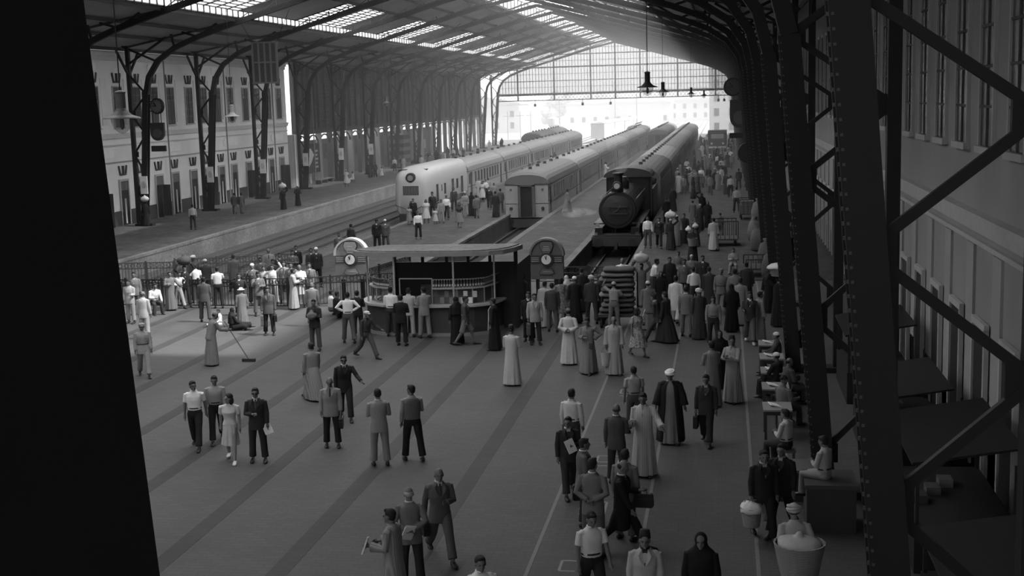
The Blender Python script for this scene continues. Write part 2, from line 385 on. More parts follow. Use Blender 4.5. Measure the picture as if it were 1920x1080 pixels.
oh = MB().box(-70, 30, 236, 640, -1.15, 16).build('haze', vapour('haze_yard', 0.0022), None, kind='stuff', label='bright dusty haze over the railway yard', cat='haze')
# ---------------------------------------------------------------- roof
XC = -19.1
def zr(d): return 18.6 - .27 * d if d <= 14 else 14.35 - .19 * (d - 14)
ROOFM = M(0.42, .85, 'corrugated')
roof = struct('ceiling', MB().box(XC - .25, XC + .25, -6, 230.5, 18.2, 18.5), M(.06, .7), label='pitched sheet roof of the train hall with ridge and side skylights')
def sheet(d0, d1, y0, y1, side, z0=None, z1=None):
    th = .06; za = z0 if z0 is not None else zr(d0); zb = z1 if z1 is not None else zr(d1)
    a, b = XC + side * d0, XC + side * d1
    vs = [(a, y0, za), (b, y0, zb), (b, y1, zb), (a, y1, za), (a, y0, za + th), (b, y0, zb + th), (b, y1, zb + th), (a, y1, za + th)]
    return MB().add(vs, [(0, 1, 2, 3), (7, 6, 5, 4), (0, 4, 5, 1), (1, 5, 6, 2), (2, 6, 7, 3), (3, 7, 4, 0)])
RD = 3.5
bays = [(-6, 2)] + [(2 + 12 * k, 14 + 12 * k) for k in range(19)]
for k, (y0, y1) in enumerate(bays):
    for s in (-1, 1):
        patch = k > 1 and (k % 2 == 1 or (s > 0 and k > 4))  # right slope: extra glazed bays added to throw light on the left wall
        if True:
            sheet(14.05, 24.6, y0, y1, s).build('roof_panel', ROOFM, roof)
        clear = s > 0 and k == 4; dp = 5.6 if s > 0 else 9.5  # right-slope skylights made wider than the left ones for more light
        d1 = dp if (patch or clear) else 14
        e = 14.0
        sheet(RD, d1, y0, y1, s).build('roof_panel', ROOFM, roof)
        # low clerestory upstand with bars
        b = MB()
        for q in range(13): b.box(XC + s * 14 - .04, XC + s * 14 + .04, y0 + q * (y1 - y0) / 12 - .04, y0 + q * (y1 - y0) / 12 + .04, 14.3, 14.85)
        b.box(XC + s * 14 - .05, XC + s * 14 + .05, y0, y1, 14.78, 14.86)
        b.build('clerestory_bar', IRON2, roof, kind='stuff')
        MB().add([(XC + s * 14, y0, 14.35), (XC + s * 14, y1, 14.35), (XC + s * 14, y1, 14.8), (XC + s * 14, y0, 14.8)], [(0, 1, 2, 3)]).build('clerestory_pane', MILKY if s > 0 else GLASS, roof)
        if patch or clear:
            sk = sheet(dp, 14, y0, y1, s).build('skylight', (MILKY if s > 0 else GLASS) if not clear else CLEARG, roof)
            g = MB()
            for q in range(1, 10):
                dd = dp + (14 - dp) / 10 * q
                g.bar((XC + s * dd, y0, zr(dd) - .03), (XC + s * dd, y1, zr(dd) - .03), .04 if q % 3 else .1, .07)
            for q in range(0, 7): 
                yy = y0 + q * (y1 - y0) / 6
                g.bar((XC + s * dp, yy, zr(dp) - .04), (XC + s * 14, yy, zr(14) - .04), .05 if q % 3 else .14, .08)
            g.build('glazing_bar', IRON2, roof, kind='stuff')
    rk = MB(); zt_ = zr(RD) + 1.45
    n = 5 if y1 - y0 > 10 else 3
    for s in (-1, 1):
        for q in range(n + 1):
            yy = y0 + q * (y1 - y0) / n
            rk.bar((XC + s * RD, yy, zr(RD)), (XC + s * RD, yy, zt_), .09)
            rk.bar((XC + s * RD, yy, zt_), (XC, yy, zt_ + .5), .05)
        rk.bar((XC + s * RD, y0, zr(RD)), (XC + s * RD, y1, zr(RD)), .14, .2)
        for dd, zz in ((RD, zt_), (1.7, zt_ + .25)): rk.bar((XC + s * dd, y0, zz), (XC + s * dd, y1, zz), .08)
    rk.build('ridge_glazing_bar', IRON2, roof, kind='stuff')
    for s in (-1, 1):
        MB().add([(XC, y0, zt_ + .52), (XC + s * RD, y0, zt_ + .03), (XC + s * RD, y1, zt_ + .03), (XC, y1, zt_ + .52)], [(0, 1, 2, 3)]).build('ridge_pane', MILKY, roof)
        if s > 0 or k % 3 != 2: MB().add([(XC + s * RD, y0, zr(RD)), (XC + s * RD, y1, zr(RD)), (XC + s * RD, y1, zt_), (XC + s * RD, y0, zt_)], [(0, 1, 2, 3)]).build('ridge_side_pane', GLASS if s < 0 else MILKY, roof)
for i, d in enumerate((4.2, 6.8, 9.4, 14.2, 17.2, 20.0, 23.0)):
    for s in (-1, 1):
        o = struct('purlin', MB().bar((XC + s * d, -6, zr(d) - .14), (XC + s * d, 230, zr(d) - .14), .1, .22), IRON2, label='long iron purlin under the roof sheets, %s slope, %s up from the eaves' % ('left' if s < 0 else 'right', ['seventh', 'sixth', 'fifth', 'fourth', 'third', 'second', 'first'][i]))

# ---------------------------------------------------------------- trusses: one welded frame per bay
def truss_parts():
    P = []
    for s in (-1, 1):
        c = XC + (.1 if s > 0 else -.1) * 0
        off = -.4 if s > 0 else .4
        def X(d): return XC + s * (d + off)
        prof = [(21.5, 0), (20.75, 9.3), (20.45, 10.5), (19.7, 11.6), (18.4, 12.45), (16.6, 13.15), (14, 13.95), (9, 15.35), (4, 16.75), (0, 17.75)]
        if s > 0: prof[-1] = (.4, 17.75)
        else: prof[-1] = (-.4, 17.75)
        def sweep(pr, w_, h_, yy=0.0):
            rs = []
            for i, (d, z) in enumerate(pr):
                a = Vector((X(pr[max(i-1, 0)][0]), pr[max(i-1, 0)][1])); b = Vector((X(pr[min(i+1, len(pr)-1)][0]), pr[min(i+1, len(pr)-1)][1]))
                t = (b - a).normalized(); n_ = Vector((-t.y, t.x)) * (w_ / 2); p = Vector((X(d), z))
                rs.append([(p.x - n_.x, yy - h_/2, p.y - n_.y), (p.x + n_.x, yy - h_/2, p.y + n_.y), (p.x + n_.x, yy + h_/2, p.y + n_.y), (p.x - n_.x, yy + h_/2, p.y - n_.y)])
            return rs
        # I-section: two flanges and a web for the column, solid box for the rest
        mb = MB(); mb.rings(sweep(prof[:2], .42, .06, -.2)); mb.rings(sweep(prof[:2], .42, .06, .2)); mb.rings(sweep(prof[:2], .06, .40)); 
        P.append(('inner_chord', mb, IRON))
        mb = MB(); mb.rings(sweep(prof[1:], .34, .34)); P.append(('rib', mb, IRON))
        mb = MB(); mb.bar((XC + s * 22.35, 0, 0), (XC + s * 22.35, 0, 12.7), .26, .3); P.append(('outer_chord', mb, IRON))
        mb = MB(); mb.box(XC + s * 21.9 - .65, XC + s * 21.9 + .65, -.3, .3, 0, .16); P.append(('base_plate', mb, IRON))
        zs = [.9, 2.3, 3.7, 5.1, 6.5, 7.9, 9.3, 10.7]
        def xi(z): return XC + s * (21.5 - .75 * min(z, 9.3) / 9.3 - (max(0, z - 9.3) * .3) + off)
        for i in range(len(zs) - 1):
            a, b = ((XC + s * 22.35, 0, zs[i]), (xi(zs[i + 1]), 0, zs[i + 1])) if i % 2 else ((xi(zs[i]), 0, zs[i]), (XC + s * 22.35, 0, zs[i + 1]))
            mb = MB().bar(a, b, .1, .12); P.append(('brace', mb, IRON))
            g = XC + s * 22.25 if i % 2 else xi(zs[i]) + .1 * s
            zz = zs[i]
            mb = MB().prism([(g - .22, zz - .2), (g + .22, zz - .2), (g + .22, zz + .2), (g - .22, zz + .2)], -.03, .03); P.append(('gusset', mb, IRON))
        for a, b in (((19.9, 11.6), (22.35, 12.7)), ((22.3, 11.2), (19.0, 13.2)), ((18.4, 12.45), (18.6, 13.4)), ((16.6, 13.15), (17.8, 13.5)), ((16.6, 13.15), (15.2, 14.0))):
            mb = MB().bar((X(a[0]), 0, a[1]), (X(b[0]), 0, b[1]), .14); P.append(('brace', mb, IRON))
        # light upper chord and web
        mb = MB().bar((XC + s * 22.4, 0, 12.6), (XC + s * 14.0, 0, 14.15), .14).bar((XC + s * 14.0, 0, 14.15), (XC, 0, 18.3), .14); P.append(('upper_chord', mb, IRON2))
        mb = MB()
        def zin(d): 
            for (d0, z0), (d1, z1) in zip(prof, prof[1:]):
                if d1 <= d <= d0: return z0 + (z1 - z0) * (d0 - d) / (d0 - d1)
            return 17.7
        ds = [14, 12.4, 10.8, 9.2, 7.6, 6, 4.4, 2.8, 1.2]
        for i, d in enumerate(ds):
            mb.bar((X(d), 0, zin(d)), (X(d), 0, zr(d) - .3), .07)
            if i: mb.bar((X(ds[i-1]), 0, zin(ds[i-1])), (X(d), 0, zr(d) - .3), .05)
        P.append(('web', mb, IRON2))
        rv = MB()
        for q in range(60):
            z = .3 + q * .155
            for sx in ((-1,) if s > 0 else (1,)): rv.box(xi(z) - .012 + sx * .22, xi(z) + .012 + sx * .22, -.21, -.17, z - .02, z + .02).box(xi(z) - .014 + sx * .175, xi(z) + .014 + sx * .175, -.25, -.232, z - .015, z + .015)
        P.append(('rivets', rv, M(.09, .5)))
        # longitudinal arched bracket towards next truss at the wall
        mb = MB()
        for sy in (-1, 1): mb.bar((XC + s * 22.35, 0, 10.6), (XC + s * 22.35, 1.7 * sy, 12.3), .14)
        P.append(('knee_brace', mb, IRON))
    return P
tp = [(n_, mb.mesh(n_), m_) for n_, mb, m_ in truss_parts()]
for n_, me, m_ in tp: me.materials.append(m_)
ordn = ['first', 'second', 'third', 'fourth', 'fifth', 'sixth', 'seventh', 'eighth', 'ninth', 'tenth', 'eleventh', 'twelfth', 'thirteenth', 'fourteenth', 'fifteenth', 'sixteenth', 'seventeenth', 'eighteenth', 'nineteenth']
for k in range(19):
    y = 14 + 12 * k
    t = thing('roof_truss', 'dark riveted iron arch with lattice columns, %s from the viewpoint' % ordn[k], 'roof truss', (0, y, 0), group='iron roof arches of the train hall')
    for n_, me, m_ in tp:
        o = bpy.data.objects.new(n_, me); COL.objects.link(o); o.parent = t
        if n_ in ('web', 'rivets'): o['kind'] = 'stuff'
# drain pipes beside left columns and on the wall
for k in range(7):
    y = 74 + 12 * k
    o = MB().tube([(0, 0, 0), (0, 0, 11.9)], .06).build('drain_pipe', M(.25), None, label='thin grey drain pipe on the left wall beside the %s arch' % ordn[5 + k], cat='pipe', group='drain pipes'); o.location = (XW + .25 + .1, y - 3.5, 0)

# ---------------------------------------------------------------- gable screen at the far end
YG = 230.4
gs = struct('window_1', MB().box(XC - 21.4, XC + 21.2, YG, YG + .35, 8.75, 9.15), IRON2, label='huge glazed gable screen closing the far end of the hall')
def ztop(x): 
    d = abs(x - XC)
    return zr(d) if d < 14 else (zr(14) - .25 * (d - 14) if d < 18.5 else 13.2 - (d - 18.5) * 1.0)
for x in (-17.6, -11, -4.4, 0, 4.4, 11, 17.6): MB().box(XC + x - .12, XC + x + .12, YG, YG + .3, 7.9, ztop(XC + x)).build('post', IRON2, gs)
g = MB(); x = -20.9
while x < 20.9: g.box(XC + x - .035, XC + x + .035, YG + .05, YG + .15, 9.1, ztop(XC + x)); x += .55
g.build('mullion', IRON2, gs, kind='stuff')
for z, t in ((11.3, .06), (13.7, .12), (15.9, .08), (10.2, .03), (12.5, .03), (14.8, .03), (17, .03)):
    hw = 21 if z < 12.6 else (18 if z < 14.2 else (18.6 - z) / .27)
    MB().box(XC - hw, XC + hw, YG, YG + .2, z - t, z + t).build('transom', IRON2, gs)
la = MB(); la.box(XC - 21.3, XC + 21.2, YG, YG + .3, 7.8, 7.95)
for k in range(64):
    x0 = XC - 21.1 + k * .66
    la.bar((x0, YG + .15, 7.9), (x0 + .66, YG + .15, 8.8), .05).bar((x0 + .66, YG + .15, 7.9), (x0, YG + .15, 8.8), .05)
la.build('lattice_girder', IRON2, gs, kind='stuff')
edges = [-21, -17.6, -11, -4.4, 0, 4.4, 11, 17.6, 21]
for a, b in zip(edges, edges[1:]):
    MB().add([(XC + a, YG + .1, 9.1), (XC + b, YG + .1, 9.1), (XC + b, YG + .1, ztop(XC + b)), (XC + a, YG + .1, ztop(XC + a))], [(0, 1, 2, 3)]).build('pane', glassy('gable_glass', .5, .5, .4), gs)
for x, z in ((-33.6, 7.9), (-25, 7.9), (-20, 7.9), (-1, 7.9), (0, 7.9)):
    o = MB().bar((0, 0, 0), (0, 0, -.7), .08).box(-.2, .2, -.2, .2, -1.1, -.6).build('signal_lamp', DARK, None, label='small dark lamp hanging below the gable girder, at %s' % {-33.6: 'the far left', -25: 'left of centre', -20: 'the centre', -1: 'the right', 0: 'the far right'}[x], cat='lamp', group='lamps under the gable girder'); o.location = (x, YG, z)

# ---------------------------------------------------------------- pendant lamps, clocks, signs
def lamp(x, y, z, label, sc_=1.0, m=None):
    m = m or DARK
    t = thing('pendant_lamp', label, 'lamp', (x, y, z), group='pendant lamps', scale=sc_)
    top = (16.6 - z) / sc_
    MB().tube([(0, 0, 1.9), (0, 0, top)], .035 if y < 60 else .025, 6).build('cable', DARK, t)
    MB().lathe((0, 0, 0), [(.05, 2.05), (.22, 2.0), (.3, 1.95), (.26, 1.85), (.26, 1.1), (.34, .95), (.55, .75), (.95, .62), (1.0, .56), (.4, .56)][::-1], 20).build('shade', m, t, smooth=False)
    MB().lathe((0, 0, 0), [(.02, -.22), (.2, -.16), (.42, .05), (.55, .35), (.58, .58)], 18).build('glass_bowl', glassy('lamp_glass', .8, .75), t, smooth=True)
    MB().ell((0, 0, .28), (.13, .13, .3), 10, 8).build('bulb_holder', DARK, t)
    return t
lamp(-2.33, 40.0, 8.26, 'largest dark pendant lamp, hanging nearest, before the gable glass', .33)
lamp(-2.88, 62.0, 8.15, 'second dark pendant lamp, middle of the three before the gable', .33)
lamp(-2.40, 96.0, 8.03, 'smallest dark pendant lamp of the three before the gable', .33)
lamp(-1.91, 125.0, 7.87, 'faint distant pendant lamp right of the three, near the hanging clock', .33)
lamp(-22.12, 56.0, 7.6, 'grey pendant lamp hanging in front of the pale building windows', .36, M(.3, .6))
lamp(-11.29, 23.0, 7.85, 'big pendant lamp cut off by the left edge of the picture', .36, M(.1, .5))
lamp(-27.9, 105.0, 8.0, 'pendant lamp hanging before the louvred wall', .36, M(.1))
def clock(x, y, z, r, label, face=.22, ang=0.0, box=True, hold=None):
    t = thing('station_clock', label, 'clock', (x, y, z), ang)
    MB().lathe((0, 0, 0), [(.0, -.14), (r * .93, -.14), (r, -.1), (r, .1), (r * .93, .14), (0, .14)], 28, 'y').build('case', DARK, t)
    MB().lathe((0, -.15, 0), [(0, 0), (r * .84, 0), (r * .84, .02), (0, .02)], 28, 'y').build('dial', M(face, .6), t)
    MB().bar((0, -.17, 0), (-r * .35, -.17, r * .45), .06).build('hour_hand', DARK, t)
    MB().bar((0, -.17, 0), (-r * .55, -.17, -.0), .045).build('minute_hand', DARK, t)
    k_ = MB()
    for q in range(12):
        a = math.pi * q / 6
        k_.bar((r * .68 * math.cos(a), -.17, r * .68 * math.sin(a)), (r * .8 * math.cos(a), -.17, r * .8 * math.sin(a)), .035)
    k_.build('hour_marks', DARK, t, kind='stuff')
    if hold is not None: MB().bar((0, 0, r * .6), (hold, 0, r * .6), .07).bar((0, 0, -r * .6), (hold, 0, -r * .6), .07).build('bracket', IRON, t)
    return t
clock(-39.2, 85.4, 8.45, .55, 'round grey clock bracketed on the left lattice column', .2, R(-15), hold=-.9)
clock(.62, 98, 8.65, .68, 'round dark clock bracketed on the right columns before the gable', .07, R(8), hold=.9)
def hanging_sign(x, y, z, w_, h_, label, rnd_=True):
    t = thing('platform_sign', label, 'sign', (x, y, z))
    n = 10
    pl = [(-w_/2, h_), (-w_/2, w_/2)] + [(w_/2 * math.cos(a), w_/2 + w_/2 * math.sin(a)) for a in [math.pi + math.pi * k / n for k in range(1, n)]] + [(w_/2, w_/2), (w_/2, h_)]
    MB().prism(pl, -.12, .12).build('board', M(.04), t)
    MB().lathe((0, -.14, w_ * .52), [(0, 0), (w_ * .33, 0), (w_ * .33, .02), (0, .02)], 20, 'y').build('number_disc', M(.09), t)
    MB().box(-w_/2 * 1.05, w_/2 * 1.05, -.1, .1, -.75, -.35).build('lower_board', M(.02), t)
    MB().bar((-w_ * .3, 0, h_), (-w_ * .3, 0, h_ + .9), .05).bar((w_ * .3, 0, h_), (w_ * .3, 0, h_ + .9), .05).build('hanger', IRON, t)
hanging_sign(-39.2, 85.2, 6.05, 1.0, 1.25, 'dark round-bottomed platform sign under the left clock')
hanging_sign(1.15, 98, 5.6, 1.5, 2.1, 'dark round-bottomed platform sign under the right clock')
clock(1.5, 86, 4.3, .66, 'dark round disc sign low on the right columns', .03, R(5), hold=.9)
# big hanging ribbed box
t = thing('hanging_panel_box', 'large ribbed box panel hung on two wires before the left building', 'panel', (-32.6, 89.5, 9.85), R(14))
MB().box(-.9, .9, -.35, .35, 0, 2.95).build('box', M(.05, .8), t)
for k in range(5): MB().box(-.9 + k * .42, -.78 + k * .42, -.4, -.35, 0, 2.95).build('rib', M(.14), t)
MB().box(-.92, .92, -.42, -.35, 1.45, 1.55).box(-.92, .92, -.42, -.35, 2.85, 2.95).box(-.92, .92, -.42, -.35, 0, .1).build('band', M(.14), t)
MB().bar((-.85, 0, 2.9), (-1.7, 0, 4.6), .03).bar((.85, 0, 2.9), (1.9, 0, 5.2), .03).build('wire', DARK, t)
# white enamel plates on the left columns
for k, (y, l) in enumerate(((86, 'first'), (98, 'second'), (110, 'third'), (122, 'fourth'), (134, 'fifth'), (146, 'sixth'))):
    t = thing('number_plate', 'white vertical number plate on the %s left column in view' % l, 'sign', (-40.75, y - .3, 2.3), group='white plates on the left columns')
    MB().box(-.27, .27, -.04, .04, 0, 1.25).build('plate', M(.8), t)
    nb = MB().tube([(.12 * math.cos(a_), -.05, .65 + .22 * math.sin(a_)) for a_ in [math.pi * q / 8 for q in range(17)]], .02, 5)
    nb.box(-.06, .06, -.05, -.042, .56, .6).box(-.04, .04, -.05, -.042, .66, .74).build('numeral', M(.25), t)

# ---------------------------------------------------------------- kiosk
ks = thing('refreshment_kiosk', 'curved drinks kiosk with flat roof on slim posts, bottles along its counter', 'kiosk', (0, 0, 0))
arc = [(-12.95, 45.6), (-12.95, 45.0), (-12.85, 44.5), (-12.5, 43.95), (-11.9, 43.6), (-11.1, 43.45), (-10.2, 43.4), (-9.3, 43.45), (-8.7, 43.6), (-8.25, 43.95), (-8.05, 44.6), (-7.9, 45.9)]
def offs(pts, o):
    r_ = []
    for i, p in enumerate(pts):
        a = Vector(pts[max(i - 1, 0)]); b = Vector(pts[min(i + 1, len(pts) - 1)]); t_ = (b - a).normalized(); r_.append((p[0] + t_.y * -o * -1, p[1] - t_.x * o * 1))
    return r_
def strip(pts, z0, z1, o0, o1):
    a = offs(pts, o0); b = offs(pts, o1); return MB().rings([[(a[i][0], a[i][1], z0), (b[i][0], b[i][1], z0), (b[i][0], b[i][1], z1), (a[i][0], a[i][1], z1)] for i in range(len(pts))])
strip(arc, 0, 1.05, 0, -.12).build('counter_front', M(.06, .6), ks)
strip(arc, 0, .12, .04, 0).build('plinth', M(.25), ks)
strip(arc, 1.05, 1.12, .16, -.35).build('counter_top', M(.42, .5), ks)
def seg(i0, i1, z0, z1, o0=-.2, o1=-.23): return strip(arc[i0:i1], z0, z1, o0, o1)
for i0, i1 in ((1, 5), (6, 9), (8, 12)): seg(i0, i1, 1.12, 1.66).build('display_glass', glassy('display_glass', .75, .4), ks)
for i0, i1 in ((1, 5), (6, 12)): seg(i0, i1, 1.66, 1.70, -.1, -.42).build('shelf', M(.35, .5), ks)
for i in (1, 2, 3, 4, 6, 7, 8, 9, 10, 11):
    q = offs(arc, -.2)[i]; MB().box(q[0] - .02, q[0] + .02, q[1] - .02, q[1] + .02, 1.1, 1.68).build('mullion', M(.3, .5), ks)
for i0, i1 in ((1, 5), (6, 12)): seg(i0, i1, 2.0, 2.03, -.1, -.12).build('guard_rail', M(.2, .5), ks)
rp = [(-13.15, 44.0), (-12.95, 43.7), (-12.5, 43.45), (-11.8, 43.3), (-10.2, 43.2), (-8.7, 43.3), (-8.1, 43.45), (-7.65, 43.8), (-7.35, 44.5), (-7.2, 45.35), (-12.35, 45.35), (-12.85, 44.6)]
MB().prism(rp, 2.86, 3.02, 'z').build('roof', M(.24, .8), ks)
MB().prism([(-10.2 + (x + 10.2) * .96, 44.4 + (y_ - 44.4) * .94) for x, y_ in rp], 3.02, 3.06, 'z').build('roof_felt', M(.17, .9, 'stained', 8), ks)
for x, y_ in ((-12.75, 44.35), (-11.55, 43.55), (-9.4, 43.5), (-8.05, 44.1)): MB().tube([(x, y_, 1.1), (x, y_, 2.87)], .035, 8).build('post', M(.42, .5), ks)
MB().box(-12.0, -11.88, 45.1, 45.22, 0, 2.87).box(-7.5, -7.38, 45.1, 45.25, 0, 2.87).build('back_post', DARK, ks)
MB().box(-11.9, -7.4, 45.2, 45.3, 0, 2.42).build('back_wall', M(.03, .7), ks)
MB().box(-7.5, -7.4, 45.3, 48.4, 0, 2.3).build('side_wall', M(.03, .7), ks)
for x in (-10.9, -10.0, -9.2, -8.4): MB().box(x - .05, x + .05, 45.2, 45.3, 2.42, 2.87).build('strut', DARK, ks)
MB().box(-11.3, -8.9, 44.75, 45.15, 0, 1.2).build('back_counter', M(.07), ks)
MB().box(-10.9, -10.3, 44.8, 45.1, 1.2, 1.65).build('crate', M(.09), ks)
MB().bar((-11.45, 43.9, 2.0), (-10.25, 43.85, 2.0), .035).bar((-10.25, 43.85, 1.1), (-10.25, 43.85, 2.0), .035).bar((-11.45, 43.9, 1.1), (-11.45, 43.9, 2.0), .035).build('serving_frame', M(.42), ks)
for k in range(8):
    x = -9.95 + .17 * k; MB().box(x, x + .15, 43.68, 43.7, 1.14 + .22 * (k % 2), 1.36 + .22 * (k % 2)).build('price_card', M((.75, .5, .62)[k % 3]), ks)
# bottles along the shelf
bt = MB().lathe((0, 0, 0), [(.0, 0), (.033, .0), (.034, .15), (.015, .21), (.013, .27), (0, .27)], 8); bme = bt.mesh('bottle'); bme.materials.append(M(.12, .2))
bc = MB().lathe((0, 0, 0), [(0, .26), (.017, .26), (.017, .285), (0, .285)], 8); bcm = bc.mesh('cap'); bcm.materials.append(M(.5, .4))
bl = MB().lathe((0, 0, 0), [(.035, .05), (.036, .05), (.036, .12), (.035, .12)], 8); blm = bl.mesh('lab'); blm.materials.append(M(.55))
bp = offs(arc, -.26)
n_b = 0
for i0, i1 in ((1, 4), (6, 11)):
    for i in range(i0, i1):
        a = Vector(bp[i]); b = Vector(bp[i + 1]); L = (b - a).length; m_ = int(L / .095)
        for q in range(m_):
            p = a + (b - a) * ((q + .5) / m_); n_b += 1
            if n_b > 70: continue
            t = thing('bottle', 'soft-drink bottle in the row %s on the kiosk shelf' % ('left of the serving gap' if i0 == 1 else 'right of the serving gap'), 'bottle', (p.x, p.y, 1.70), group='bottles on the kiosk shelf ' + ('left' if i0 == 1 else 'right'))
            omesh('glass', bme, t); omesh('cap', bcm, t); omesh('paper_label', blm, t)
# two arched signs with clocks
def arch_sign(x, y, z, w_, h_, label, lit):
    t = thing('arched_clock_sign', label, 'sign', (x, y, z))
    r = w_ / 2; n = 14
    pl = [(-r, 0), (r, 0)] + [(r * math.cos(a), h_ - r + r * math.sin(a)) for a in [math.pi * k / n for k in range(0, n + 1)]]
    MB().prism(pl, -.14, .14).build('board', M(lit, .7), t)
    rs = []
    for k in range(n + 1):
        a = math.pi * k / n
        rs.append([((r + dr) * math.cos(a), yy, h_ - r + (r + dr) * math.sin(a)) for dr, yy in ((-.03, -.2), (.05, -.2), (.05, .2), (-.03, .2))])
    MB().rings(rs).build('rim', M(.5 if lit > .2 else .2, .6), t)
    MB().box(-r, r, -.17, -.14, h_ * .40, h_ * .60).build('band', M(lit * .45), t)
    for q in range(3): MB().box(-r + .05, -.32, -.19, -.17, h_ * (.44 + .045 * q), h_ * (.455 + .045 * q)).box(.32, r - .05, -.19, -.17, h_ * (.44 + .045 * q), h_ * (.455 + .045 * q)).build('speed_line', M(.4), t)
    MB().lathe((0, -.22, h_ * .5), [(0, -.05), (.27, -.05), (.27, .03), (0, .03)], 24, 'y').build('clock_case', M(.05), t)
    MB().lathe((0, -.28, h_ * .5), [(0, -.01), (.2, -.01), (.2, .02), (0, .02)], 24, 'y').build('dial', M(.8), t)
    MB().bar((0, -.3, h_ * .5), (-.05, -.3, h_ * .5 + .14), .03).bar((0, -.3, h_ * .5), (.02, -.3, h_ * .5 + .18), .02).build('clock_hands', DARK, t)
    def crest(pl_, z0, m0, m1):
        MB().prism([(a * 1.12, z0 + b * 1.1) for a, b in pl_], -.18, -.14).build('crest_rim', m0, t); MB().prism([(a, z0 + b) for a, b in pl_], -.21, -.18).build('crest_field', m1, t)
    crest([(-.22, .22), (-.28, .05), (-.2, -.12), (-.12, -.24), (.12, -.24), (.2, -.12), (.28, .05), (.22, .22)], h_ * .8, M(.06), M(lit * 1.15))
    crest([(-.2, .1), (-.3, -.08), (-.14, -.13), (.14, -.13), (.3, -.08), (.2, .1)], h_ * .2, M(.06), M(lit * 1.15))
    tx = MB()
    for q in range(3): tx.box(-.15 + .02 * q, .15 - .02 * q, -.22, -.21, h_ * .8 - .12 + q * .07, h_ * .8 - .1 + q * .07)
    tx.box(-.16, .16, -.22, -.21, h_ * .19, h_ * .2).build('lettering', M(.5), t, kind='stuff')
    for s in (-.6, .6): MB().box(s * r - .07, s * r + .07, -.06, .06, -z, .02).build('post', DARK, t)
arch_sign(-15.3, 51.0, 1.0, 1.35, 1.68, 'arched advertising sign with clock, left of the kiosk', .27)
arch_sign(-7.25, 52.0, .82, 1.37, 1.66, 'arched advertising sign with clock, right of the kiosk', .13)

# ---------------------------------------------------------------- iron fences
def fence(a, b, h, label, gate=None, gap=.14, mat=None):
    a = Vector(a); b = Vector(b); L = (b - a).length; d = (b - a) / L; mat = mat or M(.03, .6)
    t = thing('iron_fence', label, 'fence', (a.x, a.y, 0), math.atan2(d.y, d.x))
    for z in (.12, h - .28, h - .02): MB().box(0, L, -.025, .025, z - .02, z + .02).build('rail', mat, t)
    n = int(L / 2.0) + 1
    for k in range(n + 1): MB().box(k * L / n - .04, k * L / n + .04, -.04, .04, 0, h + .06).build('post', mat, t)
    m = int(L / gap); bm_ = MB().box(-.011, .011, -.011, .011, .1, h).mesh('bar'); bm_.materials.append(mat)
    for k in range(min(m, 290)): omesh('bar', bm_, t, (k * L / m + gap / 2, 0, 0))
    sc2 = MB()
    for k in range(int(L / .28)):
        x = .14 + k * .28
        for q in range(6):
            a0 = math.pi * 2 * q / 6; a1 = math.pi * 2 * (q + 1) / 6
            sc2.bar((x + .09 * math.cos(a0), 0, h - .15 + .09 * math.sin(a0)), (x + .09 * math.cos(a1), 0, h - .15 + .09 * math.sin(a1)), .025)
    sc2.build('scrollwork', mat, t, kind='stuff')
    return t
fence((-26.5, 50.0, 0), (-19.9, 49.6, 0), 1.2, 'dark iron fence with scroll top at far left of the concourse')
fence((-19.6, 49.6, 0), (-17.6, 49.5, 0), 1.25, 'iron gate section of the fence behind the standing crowd')
fence((-17.4, 49.6, 0), (-13.2, 51.2, 0), 1.25, 'dark iron fence with scroll top behind the left arched sign')
fence((-25.6, 56.5, 0), (-20.2, 58.5, 0), 1.2, 'pale picket fence bordering the ramp beyond the grey-coated man', mat=M(.12))
fence((-27.5, 54.5, 0), (-24.9, 54.9, 0), 1.3, 'fine picket fence section at the left edge beyond the crowd', mat=M(.12))
fence((-15.0, 51.4, 0), (-14.2, 56.5, 0), 1.3, 'short iron fence running back beside the left arched sign')
fence((-7.2, 54.0, 0), (-4.3, 54.0, 0), 1.05, 'low iron railing closing the locomotive track end')
# ---------------------------------------------------------------- trains (local: front at y=0, runs to +y; rail level z=-1.1)
WIND = M(.02, .2)
def rounded_ring(y, hw, zb, ze, zt, n=7, xo=0.0):
    """closed ring: floor, straight sides to eave ze, arched roof to zt"""
    r = [(-hw + xo, y, zb), (hw + xo, y, zb), (hw + xo, y, (zb + ze) / 2), (hw + xo, y, ze)]
    for k in range(1, n + 1):
        a = math.pi * k / (n + 1); r.append((xo + hw * math.cos(a), y, ze + (zt - ze) * math.sin(a) ** .8))
    return r + [(-hw + xo, y, ze), (-hw + xo, y, (zb + ze) / 2)]
def wheelset(t, ys, r=.46, z=-.64):
    for y in ys:
        m_ = MB()
        for s in (-.75, .75): m_.lathe((s, y, z), [(0, -.06), (r, -.06), (r, .06), (0, .06)], 16, 'x')
        m_.bar((-.75, y, z), (.75, y, z), .12).build('wheelset', M(.03, .5), t)
